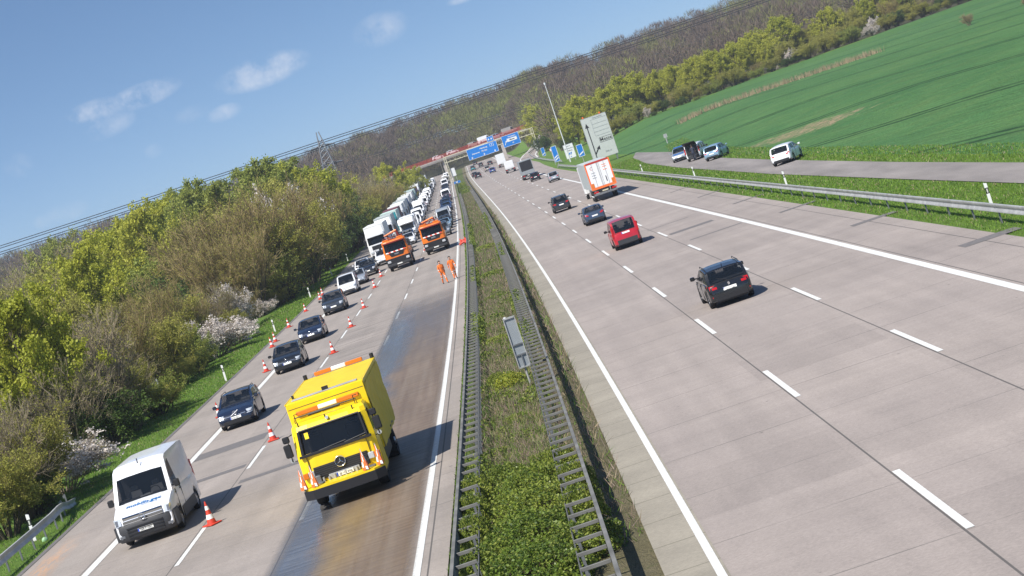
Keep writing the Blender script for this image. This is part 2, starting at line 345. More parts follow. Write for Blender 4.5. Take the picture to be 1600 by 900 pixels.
# grass
def grass_mat(name, a, b, d, sc=1.0):
    n = NT(name); o = n.tc.outputs['Object']
    x1 = n.noise(o, .5*sc, 5, .65); x2 = n.noise(o, 4*sc, 5, .7); x3 = n.noise(o, 18, 3, .7)
    c = n.mix(n.rng(x1, .35, .65, 0, 1), a, b); c = n.mix(n.rng(x2, .52, .72, 0, .8), c, d); n.out(n.mul(c, n.rng(x3, .25, .75, .62, 1.3)), .95); n.b.inputs['Specular IOR Level'].default_value = .2
    n.bump(n.math('ADD', x2, x3), .9, .12); return n.m
grass_mat('verge', (.085, .17, .024), (.14, .23, .04), (.12, .13, .05)); grass_mat('rough_grass', (.07, .11, .025), (.12, .14, .045), (.16, .12, .075)); grass_mat('dry_edge', (.13, .115, .06), (.19, .165, .10), (.085, .10, .035)); grass_mat('forest_floor', (.06, .055, .035), (.08, .085, .04), (.05, .045, .03))
# crop field with tramlines, a bare patch and a lighter headland
n = NT('crop'); o = n.tc.outputs['Object']; x, y, _ = n.sep(o)
s_ = n.math('ADD', x, n.math('MULTIPLY', y, .53)); wob = n.math('MULTIPLY', n.math('SUBTRACT', n.noise(o, .05, 3), .5), 5)
sw = n.math('ADD', s_, wob)
rows = n.noise(n.comb(sw, n.math('MULTIPLY', y, .05)), 2.2, 4, .7)
mod = n.math('ABSOLUTE', n.math('SUBTRACT', n.math('FRACT', n.math('DIVIDE', n.math('ADD', sw, 4.5), 26.5)), .5))
tram = n.math('MAXIMUM', n.math('LESS_THAN', n.math('ABSOLUTE', n.math('SUBTRACT', n.math('MULTIPLY', mod, 26.5), .9)), .42), 0)
c = n.mix(n.rng(n.noise(o, .035, 4, .6), .35, .65, 0, 1), (.058, .15, .05), (.085, .185, .06))
c = n.mix(n.rng(n.noise(o, .3, 5, .65), .45, .7, 0, .55), c, (.11, .185, .06)); c = n.mul(c, n.rng(rows, .3, .7, .7, 1.28)); c = n.mul(c, n.rng(n.noise(o, 3.5, 4, .7), .3, .7, .72, 1.25))
c = n.mix(n.math('MULTIPLY', tram, n.rng(n.noise(o, .4, 3), .35, .55, .6, 1)), c, (.022, .06, .022))
px = n.math('SUBTRACT', x, 30.4); py = n.math('SUBTRACT', y, 196)
al = n.math('DIVIDE', n.math('ADD', n.math('MULTIPLY', px, .34), n.math('MULTIPLY', py, -.94)), 12); ac = n.math('DIVIDE', n.math('ADD', n.math('MULTIPLY', px, .94), n.math('MULTIPLY', py, .34)), 4.2)
el = n.math('SUBTRACT', 1.15, n.math('ADD', n.math('POWER', n.math('ABSOLUTE', al), 2), n.math('POWER', n.math('ABSOLUTE', ac), 2)))
bare = n.math('MULTIPLY', n.rng(n.math('ADD', el, n.math('MULTIPLY', n.math('SUBTRACT', n.noise(o, .55, 6, .75), .5), 4.4)), .3, .75, 0, 1), n.math('GREATER_THAN', el, -.6))
bare = n.math('MULTIPLY', bare, n.rng(n.noise(o, 1.6, 5, .75), .42, .56, 0, 1))
c = n.mix(bare, c, n.mul((.34, .25, .16), n.rng(n.noise(o, 3, 4), .3, .7, .75, 1.2)))
head = n.rng(n.math('ADD', y, n.math('MULTIPLY', x, -.25)), 395, 402, 0, .55); c = n.mix(head, c, (.075, .17, .04))
n.out(c, .95); n.b.inputs['Specular IOR Level'].default_value = .15; n.bump(n.math('ADD', rows, n.noise(o, 2.5, 4, .7)), 1.0, .3)

# ------------------------------------------------------------------ ground sheet
US = [-1600, -900, -500, -320, -220, -160, -120, -90, -70, -55, -45, -38, -32, -28, -26, -24, -22.5, -21, -20, -19.3, -16, -10, -4.6, -3.75, -2.2, -.6, .62, 1.6, 6, 12, 15, 17, 19, 21, 23, 25.2, 27, 29, 32, 35, 38, 42, 46, 52, 60, 70, 85, 100, 120, 140, 170, 220, 320, 500, 900, 1600]
YG = list(YS)+[1150, 1250, 1400, 1700, 2200, 3000]
V = []; F = []; MI = []; U = []
for i, y in enumerate(YG):
    for j, u in enumerate(US):
        V.append((u+dxr(y), y, gz(u, y)-(.03 if -19.4 < u < 25.3 else 0))); U.append((u, y))
        if i and j:
            a = (i-1)*len(US)+j-1; b = a+len(US); F.append((a, a+1, b+1, b)); um = (u+US[j-1])/2; x = um+dxr(y)
            far = y > 470+(.0 if um > 0 else -80)
            if um > 25.2 and y < 452+.28*max(0, x-25) and um < 400: k = 2
            elif -4.6 < um < 1.6 and y < 850: k = 4 if um > -.7 else 1
            elif um < -28 or far and abs(um) > 40 or y > 850: k = 3
            else: k = 0
            MI.append(k)
g = bpy.data.objects.new('ground', npmesh('ground', V, F, [MATS['verge'], MATS['rough_grass'], MATS['crop'], MATS['forest_floor'], MATS['dry_edge']], MI, True, U)); col.objects.link(g); g['kind'] = 'structure'
re = lambda y: pw(y, RE)
strip('motorway_right', 0.66, re, 20, 1090, .004, MATS['concrete_right'], 6)
strip('motorway_left', -19.28, -3.72, 20, 1090, .004, MATS['concrete_left'], 6)
strip('paved_margin', .64, 1.72, 20, 1090, .009, MATS['concrete_shoulder'])
SR0 = [(40, 22.2), (83, 21.2), (107, 20.9), (150, 20.5), (215, 20.7), (260, 21.5), (300, 23.5), (330, 27)]
SR1 = [(40, 24.6), (92, 23.8), (119, 23.6), (170, 23.7), (215, 24.2), (264, 25.6), (300, 28.5), (330, 33)]
strip('service_road', lambda y: pw(y, SR0), lambda y: pw(y, SR1), 40, 320, .012, MATS['asphalt'])
strip('slip_road', lambda y: -22.5+0*y, lambda y: -20.2, 330, 640, .012, MATS['asphalt'])
# exit ramp curving away to the right
def ramp():
    ctr = [(560, 18.5), (610, 20), (660, 23), (705, 28), (745, 36), (775, 47), (795, 60), (805, 75)]
    V = []; U = []; F = []; n_ = 0; pts = []
    for i in range(len(ctr)-1):
        for k in range(6): t = k/6; pts.append((ctr[i][0]*(1-t)+ctr[i+1][0]*t, ctr[i][1]*(1-t)+ctr[i+1][1]*t))
    s = 0
    for i, (y, u) in enumerate(pts):
        p = Vector((u+dxr(y), y)); q = pts[min(i+1, len(pts)-1)]; p0 = pts[max(i-1, 0)]
        d = Vector((q[1]+dxr(q[0])-p0[1]-dxr(p0[0]), q[0]-p0[0])).normalized(); nrm = Vector((d.y, -d.x)); s += 6
        for sd_ in (-3, 3):
            a = p+nrm*sd_; V.append((a.x, a.y, max(gz(u, y), gz(u+sd_, y))+.05+.004*i)); U.append((sd_+5.5, s))
        if i: b = 2*i; F.append((b-2, b-1, b+1, b))
    o = bpy.data.objects.new('exit_ramp', npmesh('exit_ramp', V, F, [MATS['concrete_right']], uv=U)); col.objects.link(o); o['kind'] = 'structure'
    V2 = []; F2 = []
    for i in range(len(V)//2):
        a, b = Vector(V[2*i]), Vector(V[2*i+1]); 
        for t0, t1 in ((.07, .13), (.87, .93)): V2 += [a.lerp(b, t0)+Vector((0, 0, .03)), a.lerp(b, t1)+Vector((0, 0, .03))]
        if i:
            c0 = 4*i
            for q in (0, 2): F2.append((c0-4+q, c0-3+q, c0+1+q, c0+q))
    o = bpy.data.objects.new('ramp_markings', npmesh('ramp_markings', [tuple(v) for v in V2], F2, [MATS['road_paint']], uv=[(v[0], v[1]) for v in V2])); col.objects.link(o); o['kind'] = 'structure'
ramp()
mk = ([], [], [])
XL1, XL2, PH1, PH2 = 5.62, 9.37, 32.56, 50.2
XA, XB, PA, PB = -8.5, -12.255, 57.875, 57.154
def line(uc, wdt, ya, yb): strip('', uc-wdt/2, uc+wdt/2, ya, yb, .013, None, mb=mk)
line(1.586, .16, 20, 1080); line(13.146, .30, 20, 520); line(-4.474, .19, 20, 1080); line(-15.954, .30, 20, 700); line(13.2, .3, 560, 1080)
for uc, ph in ((XL1, PH1), (XL2, PH2), (XA, PA), (XB, PB)):
    k = -1
    while ph+18*k < 1000:
        a = ph+18*k
        if a > 20: line(uc, .155, a, a+6)
        k += 1
o = bpy.data.objects.new('road_markings', npmesh('road_markings', mk[0], mk[2], [MATS['road_paint']], uv=mk[1])); col.objects.link(o); o['kind'] = 'structure'
strip('wet_track', -8.9, -4.45, 40, 146, .017, MATS['wet_film'], 4)
pt = ([], [], [])
for y0, d in ((69.6, 1.15), (90, .95), (111.2, .85), (131, .75), (151, .7), (171, .6)):
    strip('', 14.85, 16.95, y0-d/2, y0+d/2, .0115, None, mb=pt)
for (u0, u1, y0, d) in ((9.6, 12.4, 122, 1.6), (9.8, 12.9, 113, .5), (9.1, 12, 133, .35), (-15.6, -12.5, 76, .9), (-12.2, -8.7, 71.5, .8), (-8.3, -7.0, 71, .7), (-16, -12.6, 84, 2.2)):
    strip('', u0, u1, y0, y0+d, .0085, None, mb=pt)
o = bpy.data.objects.new('asphalt_patches', npmesh('asphalt_patches', pt[0], pt[2], [MATS['patch_asphalt']], uv=pt[1])); col.objects.link(o); o['kind'] = 'structure'
strip('gutter_edge', -19.5, -19.27, 20, 700, .02, MATS['patch_asphalt'])
from collections import defaultdict
# ------------------------------------------------------------------ cars and vans
class Car:
    def __init__(s, L, W, zt, roof, H, wr=.80, wheels=(.185, .815), rw=.32, side=((.2, .42), (.45, .68)), pil='paint', belt=.955, mode='car', front='car', rear='hatch', zs=.2, rails=False, wiper=True, trimlow=None, roofk='paint', bumper='paint', tl='wide', black_rear=False):
        s.__dict__.update(locals()); s.zt = zt; s.xs = [t[0] for t in zt]; s.zs_ = [t[1] for t in zt]; s.wtop = None
    def ztop(s, x): return float(np.interp(x, s.xs, s.zs_))
    def hw(s, x):
        t = abs(2*x-1); e = .10 if s.mode == 'car' else .05
        return s.W/2*(1-e*t**5-(.10 if s.mode == 'car' else .05)*max(0, (t-.93)/.07)**2)
    def zroof(s, x): return float(np.interp(x, [t[0] for t in s.roof], [t[1] for t in s.roof]))
    def X(s, x): return (x-.5)*s.L
    def zbot(s, x):
        zb = s.zs + .10*max(0, (abs(2*x-1)-.86)/.14)
        for wx in s.wheels:
            d = (x-wx)*s.L; ra = s.rw+.055
            if abs(d) < ra: zb = max(zb, s.rw+math.sqrt(ra*ra-d*d)*.97)
        return zb
    def body(s):
        m = MB(); xs = set(np.linspace(0, 1, 25)) | set(s.xs)
        for wx in s.wheels:
            ra = (s.rw+.055)/s.L
            xs |= {wx+ra*math.cos(a) for a in np.linspace(0, math.pi, 11)} | {wx+ra*1.005, wx-ra*1.005}
        xs = sorted(x for x in xs if 0 <= x <= 1); rings = []
        for x in xs:
            h, zt, zb = s.hw(x), s.ztop(x), s.zbot(x); zb = min(zb, zt-.06); X = s.X(x); cr_ = .03 if x > .6 else .02
            zm = zb+(zt-zb)*.5
            half = [(h*.86, zb), (h*.975, min(zb+.06, zt-.05)), (h, zm), (h*.985, zt-(zt-zm)*.3), (h*.945, zt-.02), (h*.6, zt+cr_*.7)]
            rings.append([(X, a, b) for a, b in half]+[(X, 0, zt+cr_)]+[(X, -a, b) for a, b in reversed(half)])
        m.loft(rings, 'paint')
        if s.trimlow:          # dark lower cladding band, proud of the body side
            for sg in (1, -1):
                x0, x1 = s.wheels[0]+(s.rw+.08)/s.L, s.wheels[1]-(s.rw+.08)/s.L
                m.box(s.X(x0), s.X(x1), min(sg*s.W*.492, sg*(s.W*.5+.012)), max(sg*s.W*.492, sg*(s.W*.5+.012)), s.zs+.03, s.trimlow, 'trim')
        m.box(s.X(.03), s.X(.97), -s.W*.36, s.W*.36, s.zs-.02, s.zs+.32, 'black')
        return m
    def cabin(s):
        body, ws, rwn = MB(), MB(), MB(); sw = defaultdict(MB)
        rx = [t[0] for t in s.roof]; xr0, xr1 = rx[0], rx[-1]
        xs = set(rx); 
        for a, b in zip(rx, rx[1:]): xs |= set(np.linspace(a, b, 5))
        for a, b in s.side: xs |= {a, b}
        xs = sorted(xs); top0 = [t for t in s.roof if t[1] > s.H-.14][0][0]; top1 = s.wtop or [t for t in s.roof if t[1] > s.H-.14][-1][0]
        rings = []
        for x in xs:
            zt = s.ztop(x); zrf = max(s.zroof(x), zt+.012); h = s.hw(x); fr = min(1, max(0, (zrf-zt)/(s.H-zt))); wb = h*s.belt; wt = wb+(s.W/2*s.wr-wb)*fr; X = s.X(x); d = zrf-zt
            half = [(wb, zt-.05), (wb*.995, zt+min(.035, d*.2)), (wb+(wt-wb)*.82, zt+d*.80), (wt, zrf-min(.045, d*.12)), (wt*.86, zrf-min(.012, d*.03)), (wt*.5, zrf+.014*fr)]
            rings.append([(X, a, b) for a, b in half]+[(X, 0, zrf+.02*fr)]+[(X, -a, b) for a, b in reversed(half)])
        n = len(rings[0])
        for i in range(len(xs)-1):
            xm = (xs[i]+xs[i+1])/2
            for j in range(n-1):
                q = [rings[i][j], rings[i][j+1], rings[i+1][j+1], rings[i+1][j]]; q = q[::-1]
                jj = min(j, n-2-j); tgt, k = body, 'paint'
                zm = sum(p[2] for p in q)/4
                if jj == 1 and any(a <= xm <= b for a, b in s.side): tgt, k = sw[(j < n/2, [a <= xm <= b for a, b in s.side].index(True))], 'glass'
                elif jj == 1 and xr0+.02 < xm < xr1 and s.side and s.pil != 'paint' and s.side[0][0] < xm < s.side[-1][1]: k = 'black'
                elif jj >= 4 and xm > top1 and xm < xr1: tgt, k = ws, 'glass'
                elif jj >= 4 and xm < top0 and s.rear != 'panel': tgt, k = rwn, 'glass'
                elif jj in (4, 5) and s.roofk != 'paint': k = s.roofk
                tgt.add(q, [(0, 1, 2, 3)], k)
        for r_ in (rings[0], rings[-1]): body.add(r_, [tuple(range(n))], 'paint')
        return body, ws, rwn, sw
    def interior(s):
        m = MB(); xr0, xr1 = s.roof[0][0]+.03, s.roof[-1][0]-.01; xs = np.linspace(xr0, xr1, 14)
        for a, b in zip(xs, xs[1:]):
            wa, wb, za, zb = s.hw(a)*s.belt*.93, s.hw(b)*s.belt*.93, s.ztop(a)+.028, s.ztop(b)+.028
            m.add([(s.X(a), -wa, za), (s.X(b), -wb, zb), (s.X(b), wb, zb), (s.X(a), wa, za)], [(0, 1, 2, 3)], 'interior')
        top1 = s.wtop or [t for t in s.roof if t[1] > s.H-.14][-1][0]; zb = s.ztop(.6)
        xf = s.X(top1)-.28
        for yy in (-.37, .37):
            m.hexa([(xf, yy-.24, zb), (xf+.12, yy-.24, zb), (xf+.12, yy+.24, zb), (xf, yy+.24, zb), (xf-.1, yy-.19, zb+.24), (xf, yy-.19, zb+.24), (xf, yy+.19, zb+.24), (xf-.1, yy+.19, zb+.24)], 'interior_grey'); m.box(xf-.11, xf-.02, yy-.12, yy+.12, zb+.26, zb+.42, 'interior_grey', .03)
        if s.rear != 'panel':
            xb = s.X(.22); m.box(xb, xb+.12, -.6, .6, zb+.03, zb+.2, 'interior_grey', .04)
            for yy in (-.38, .38): m.box(xb-.02, xb+.06, yy-.12, yy+.12, zb+.18, zb+.33, 'interior_grey', .03)
        else: m.box(xf-.55, xf-.5, -s.W*.4, s.W*.4, zb, s.zroof(.55)-.12, 'interior')
        xw = s.X(s.roof[-1][0])-.42; m.tube([(xw-.05*math.sin(t), .37+.17*math.cos(t), zb+.1+.15*math.sin(t)) for t in np.linspace(0, 6.283, 15)], .016, 'black', 5, False)
        m.box(xw+.1, xw+.38, -s.W*.36, s.W*.36, s.ztop(.72)+.0, s.ztop(.72)+.045, 'interior', .01)
        return m
    # surface of front (sg=1) or rear (sg=-1) at lateral y and height z
    def xsurf(s, y, z, sg=1, eps=.012):
        best = .5
        for x in np.linspace(.6, 1, 161):
            q = x if sg > 0 else 1-x
            if s.hw(q)*.985 >= abs(y) and s.ztop(q)-.0 >= z and (sg > 0 or True): best = x
        if sg < 0 and s.zroof(1-best) < z and z > s.ztop(1-best):
            pass
        return sg*((best-.5)*s.L+eps)
    def xrear_roof(s, z):
        for x in np.linspace(0, .4, 161):
            if max(s.zroof(x), s.ztop(x)) >= z: return s.X(x)
        return s.X(.4)
    def patch(s, m, ys, zs, k, sg=1, eps=.012, depth=.05):
        """ a thin shell hugging the front or rear: ys, zs grids """
        V = []; F = []; ny, nz_ = len(ys), len(zs)
        for e in (eps, eps-depth):
            for z in zs:
                for y in ys: V.append((s.xsurf(y, z, sg, e), y, z))
        N = ny*nz_
        for a in range(nz_-1):
            for b in range(ny-1):
                i = a*ny+b; f = (i, i+1, i+1+ny, i+ny); F.append(f if sg > 0 else f[::-1]); F.append(tuple(q+N for q in (f[::-1] if sg > 0 else f)))
        per = [b for b in range(ny)]+[a*ny+ny-1 for a in range(1, nz_)]+[(nz_-1)*ny+b for b in range(ny-2, -1, -1)]+[a*ny for a in range(nz_-2, 0, -1)]
        for i in range(len(per)):
            a, b = per[i], per[(i+1) % len(per)]; F.append((a, a+N, b+N, b))
        return m.add(V, F, k)
    def wheel(s):
        ty, ri = MB(), MB(); r, wd = s.rw, .215
        prof = [(r*.62, -wd/2+.02), (r*.93, -wd/2), (r, -wd/2+.035), (r, wd/2-.035), (r*.93, wd/2), (r*.62, wd/2-.02)]
        N = 24; rings = [[(a*math.cos(2*math.pi*j/N), b, a*math.sin(2*math.pi*j/N)) for a, b in prof] for j in range(N+1)]
        ty.loft(rings, 'tyre', caps=False)
        ri.cyl((0, -wd/2+.05, 0), (0, wd/2-.05, 0), r*.63, 'black', 20)
        for sg in (1, -1):
            y = sg*(wd/2-.045)
            for q in range(5):
                a = 2*math.pi*q/5; c, s_ = math.cos(a), math.sin(a); p = [(.04, -.035), (r*.6, -.05), (r*.6, .05), (.04, .035)]
                ri.loft([[(u*c-v*s_, yy, u*s_+v*c) for u, v in p] for yy in (y-.012, y+.012)], 'rim')
            ri.tube([(r*.6*math.cos(2*math.pi*j/20), y, r*.6*math.sin(2*math.pi*j/20)) for j in range(21)], .022, 'rim', 5, False); ri.cyl((0, y-.02, 0), (0, y+.02, 0), .05, 'rim', 10)
        return ty, ri
    def parts(s):
        W, L, H = s.W, s.L, s.H; out = []; body = s.body(); cb, ws, rwn, sw = s.cabin(); body.merge(cb)
        ze = s.ztop(.985); zh = s.ztop(.965)
        van = s.front == 'van'
        # front
        hl = [MB(), MB()]; gr = MB(); bp = MB(); pl = MB(); zl0, zl1 = (ze-.10, zh-.015) if not van else (.81, 1.04)
        for i, sg in enumerate((1, -1)):
            ys = [sg*W*q for q in (.30, .36, .42, .455, .475)] if not van else [sg*W*q for q in (.36, .41, .45, .475)]
            if sg < 0: ys = ys[::-1]
            s.patch(hl[i], ys, [zl0, (zl0+zl1)/2, zl1], 'lamp', 1, .05 if van else .014, .09 if van else .05); s.patch(hl[i], [y*.985 for y in ys[1:-1]] if len(ys) > 4 else ys[1:3], [zl0+.03, zl1-.035], 'lamp_dark', 1, .056 if van else .018, .01)
        gy = np.linspace(-W*.27, W*.27, 7) if not van else np.linspace(-W*.33, W*.33, 7)
        gz0, gz1 = (zl0-.01, zl1-.03) if not van else (.80, 1.04)
        s.patch(gr, gy, [gz0, (gz0+gz1)/2, gz1], 'black', 1, .05 if van else .010)
        for z in ([gz1-.02, (gz0+gz1)/2] if not van else [gz1-.01, .92, gz0+.02]): s.patch(gr, gy, [z-.012, z+.012], 'chrome', 1, .066 if van else .024, .02)
        bk = 'trim' if (van or s.bumper != 'paint') else 'black'
        if van:
            rim_ = [(.862, .506), (.93, .503), (.965, .495), (.985, .475), (.998, .43), (1.004, .36), (1.008, .2)]
            poly = [(s.X(a), b*W) for a, b in rim_]+[(s.X(a), -b*W) for a, b in reversed(rim_)]
            bp.loft([[(x*f_, y*g_, z) for x, y in poly] for z, f_, g_ in ((.25, .985, .97), (.32, 1, 1), (.60, 1, 1), (.76, .992, .995), (.80, .985, .985))], 'trim')
            for sg in (1, -1): bp.box(s.X(.992), s.X(1.004), min(sg*W*.36, sg*W*.44), max(sg*W*.36, sg*W*.44), .40, .48, 'lamp_dark')
            for z in (.36, .46, .56, .66): bp.box(s.X(1.002), s.X(1.011), -W*.3, W*.3, z-.022, z+.022, 'black')
            for sg in (1, -1): bp.box(s.X(.90), s.X(.985), min(sg*W*.47, sg*(W*.5+.01)), max(sg*W*.47, sg*(W*.5+.01)), .3, .78, 'trim')
        else:
            s.patch(bp, list(np.linspace(-W*.34, W*.34, 7)), [s.zs+.06, s.zs+.15, s.zs+.23], bk, 1, .012)
            for sg in (1, -1): s.patch(bp, sorted([sg*W*.37, sg*W*.45]), [s.zs+.1, s.zs+.2], 'black', 1, .012)
        zp = (s.zs+.31) if not van else .53
        s.patch(pl, [-.26, .26], [zp-.055, zp+.055], 'plate', 1, .075 if van else .03); s.patch(pl, [-.26, -.215], [zp-.05, zp+.05], 'plate_blue', 1, .079 if van else .034, .01)
        # rear
        tlm = [MB(), MB()]; rb = MB(); rp = MB(); zr1 = s.ztop(.02)
        for i, sg in enumerate((1, -1)):
            if s.tl == 'tall': ys = [sg*W*q for q in (.40, .44, .47)]; zz = [zr1-.22, zr1+.1, zr1+.38]
            else: ys = [sg*W*q for q in (.27, .36, .43, .47)]; zz = [zr1-.17, zr1-.10, zr1-.01]
            if sg < 0: ys = ys[::-1]
            if s.tl == 'tall':
                x = s.X(.006)-.012
                tlm[i].box(x, x+.12, min(ys), max(ys)+.0, zz[0], zz[-1], 'red_lamp', .012)
            else: s.patch(tlm[i], ys, zz, 'red_lamp', -1, .014)
        s.patch(rb, list(np.linspace(-W*.46, W*.46, 9)), [s.zs+.06, s.zs+.2, s.zs+(.36 if s.bumper != 'paint' else .24)], 'trim' if s.bumper != 'paint' else 'black', -1, .014)
        zq = zr1-.24 if s.tl != 'tall' else zr1-.1
        s.patch(rp, [-.26, .26], [zq-.055, zq+.055], 'plate', -1, .022); s.patch(rp, [.215, .26], [zq-.05, zq+.05], 'plate_blue', -1, .026, .01)
        if s.tl != 'tall': s.patch(rb, [-.12, -.04, .04, .12], [zr1-.045, zr1-.02], 'chrome', -1, .02)
        if s.wiper and s.rear != 'panel':
            z0 = zr1+.06; x0 = s.xrear_roof(z0)-.02; x1 = s.xrear_roof(z0+.14)-.02
            rwn.tube([(x0, 0, z0), (x1, W*.2, z0+.14)], .012, 'black', 4)
        # seal around screens
        mir = [MB(), MB()]
        xm_ = s.side[-1][1]+.015 if s.side else .72
        for i, sg in enumerate((1, -1)):
            y0 = s.hw(xm_)*s.belt; zb = s.ztop(xm_)+.08; big = 1.5 if van else 1
            mir[i].tube([(s.X(xm_), sg*(y0-.05), zb), (s.X(xm_), sg*(y0+.1), zb+.02)], .03, 'black', 6)
            mir[i].box(s.X(xm_)-.07, s.X(xm_)+.07, min(sg*(y0+.06), sg*(y0+.06+.19)), max(sg*(y0+.06), sg*(y0+.06+.19)), zb-.05*big, zb+.11*big, 'black' if van or s.bumper != 'paint' else 'paint', .03)
        if s.rails:
            for sg in (1, -1):
                pts = [(s.X(x), sg*W*.5*s.wr*.93, s.zroof(x)+(.05 if 0 < i_ < 3 else .0)) for i_, x in enumerate((.14, .18, .5, .56))]
                body.tube(pts, .018, 'black', 5)
        # door seams and handles as thin dark lines
        if s.side:
            for x in ([s.side[0][1]+.012, s.side[-1][1]+.02] if not van else [s.side[-1][0]-.01, s.side[-1][1]+.005]):
                for sg in (1, -1):
                    h_ = s.hw(x); zt = s.ztop(x); zb = s.zs+.1
                    body.box(s.X(x)-.006, s.X(x)+.006, min(sg*h_*.93, sg*(h_+.003)), max(sg*h_*.93, sg*(h_+.003)), zb, zt-.06, 'black')
                    body.box(s.X(x)+.03, s.X(x)+.2, min(sg*h_*.97, sg*(h_+.02)), max(sg*h_*.97, sg*(h_+.02)), zt-.17, zt-.145, 'black' if van else 'paint')
        out = [('body', body, None), ('windscreen', ws, None), ('interior', s.interior(), None)]
        if rwn.v: out.append(('rear_window', rwn, None))
        out += [('side_window', q, None) for q in sw.values()]
        for i in (0, 1): out += [('headlight', hl[i], None), ('tail_light', tlm[i], None), ('wing_mirror', mir[i], None)]
        out += [('grille', gr, None), ('front_bumper', bp, None), ('front_plate', pl, None), ('rear_bumper', rb, None), ('rear_plate', rp, None)]
        return out
CARS = {
 'hatch': Car(4.35, 1.80, [(0, .6), (.008, .84), (.03, .94), (.2, 1.0), (.5, .99), (.72, .985), (.84, .92), (.93, .83), (.97, .72), (.992, .6), (1, .5)], [(.02, .94), (.055, 1.2), (.085, 1.38), (.1, 1.43), (.25, 1.485), (.42, 1.50), (.54, 1.46), (.735, .985)], 1.50, side=((.17, .40), (.43, .70))),
 'compact': Car(3.95, 1.74, [(0, .6), (.008, .82), (.03, .94), (.3, .98), (.74, .97), (.88, .88), (.95, .78), (.98, .66), (1, .5)], [(.015, .94), (.05, 1.25), (.1, 1.48), (.3, 1.54), (.5, 1.54), (.60, 1.47), (.80, .95)], 1.54, wheels=(.17, .83), side=((.14, .42), (.45, .73))),
 'estate': Car(4.72, 1.84, [(0, .6), (.008, .86), (.025, .97), (.2, 1.02), (.5, 1.0), (.70, .985), (.84, .92), (.93, .83), (.97, .72), (.992, .6), (1, .5)], [(.012, .97), (.045, 1.2), (.085, 1.42), (.2, 1.48), (.42, 1.50), (.52, 1.46), (.71, .985)], 1.50, wheels=(.19, .81), side=((.08, .20), (.22, .42), (.45, .68)), rails=True),
 'saloon': Car(4.72, 1.83, [(0, .6), (.008, .85), (.03, .97), (.12, 1.02), (.2, 1.02), (.5, .96), (.72, .94), (.86, .88), (.94, .78), (.975, .67), (1, .5)], [(.13, 1.02), (.2, 1.22), (.29, 1.40), (.42, 1.455), (.54, 1.42), (.735, .945)], 1.455, wheels=(.2, .81), side=((.26, .43), (.46, .68)), wiper=False),
 'suv': Car(4.55, 1.88, [(0, .62), (.008, .9), (.025, 1.03), (.2, 1.08), (.5, 1.1), (.70, 1.1), (.84, 1.04), (.93, .95), (.97, .84), (.992, .7), (1, .56)], [(.015, 1.03), (.05, 1.35), (.1, 1.58), (.2, 1.65), (.42, 1.67), (.53, 1.62), (.71, 1.10)], 1.67, wheels=(.19, .81), rw=.36, side=((.11, .22), (.24, .43), (.46, .68)), rails=True, bumper='trim', zs=.26, trimlow=.46),
 'minivan': Car(4.4, 1.82, [(0, .6), (.006, 1.0), (.02, 1.08), (.3, 1.08), (.7, 1.06), (.82, 1.04), (.9, .97), (.96, .87), (.985, .72), (1, .55)], [(.008, 1.08), (.018, 1.6), (.05, 1.76), (.2, 1.83), (.5, 1.84), (.63, 1.76), (.83, 1.05)], 1.84, wr=.84, wheels=(.17, .82), side=((.06, .22), (.26, .45), (.49, .74)), bumper='trim', tl='tall', zs=.24),
 'panel_van': Car(4.45, 1.82, [(0, .6), (.006, 1.0), (.02, 1.08), (.3, 1.08), (.7, 1.06), (.82, 1.04), (.9, .97), (.96, .87), (.985, .72), (1, .55)], [(.006, 1.08), (.012, 1.65), (.04, 1.78), (.2, 1.83), (.5, 1.84), (.63, 1.76), (.83, 1.05)], 1.84, wr=.84, wheels=(.17, .82), side=((.49, .74),), bumper='trim', rear='panel', tl='tall', zs=.24),
 'transporter': Car(5.9, 2.04, [(0, .6), (.004, 1.1), (.012, 1.25), (.3, 1.27), (.7, 1.33), (.81, 1.33), (.88, 1.24), (.95, 1.12), (.98, 1.0), (.993, .8), (1, .5)], [(.004, 1.25), (.008, 2.25), (.025, 2.42), (.15, 2.47), (.5, 2.47), (.615, 2.46), (.67, 2.38), (.718, 2.10), (.815, 1.335)], 2.47, wr=.86, wheels=(.2, .80), rw=.35, side=((.60, .75),), bumper='trim', front='van', rear='panel', mode='van', tl='tall', zs=.24, trimlow=.62, belt=.97),
}
CARS['transporter'].wtop = .718
VCACHE = {}
def car_meshes(kind):
    if kind not in VCACHE:
        c = CARS[kind]; ps = c.parts(); ty, ri = c.wheel(); allm = MB()
        for nm, mb, _ in ps: allm.merge(mb)
        wl = [(c.X(wx), sg*(c.W/2-.13), c.rw) for wx in c.wheels for sg in (1, -1)]
        for l in wl: allm.merge(ty, l); allm.merge(ri, l)
        VCACHE[kind] = ([(nm, mb.mesh(nm), par) for nm, mb, par in ps], ty.mesh('wheel', 50), ri.mesh('rim'), wl, allm.mesh(kind))
    return VCACHE[kind]
NAMES = {'hatch': 'hatchback_car', 'compact': 'compact_car', 'estate': 'estate_car', 'saloon': 'saloon_car', 'suv': 'suv_car', 'minivan': 'small_van', 'panel_van': 'small_van', 'transporter': 'delivery_van'}
CATS = {'hatch': 'car', 'compact': 'car', 'estate': 'car', 'saloon': 'car', 'suv': 'car', 'minivan': 'van', 'panel_van': 'van', 'transporter': 'van'}
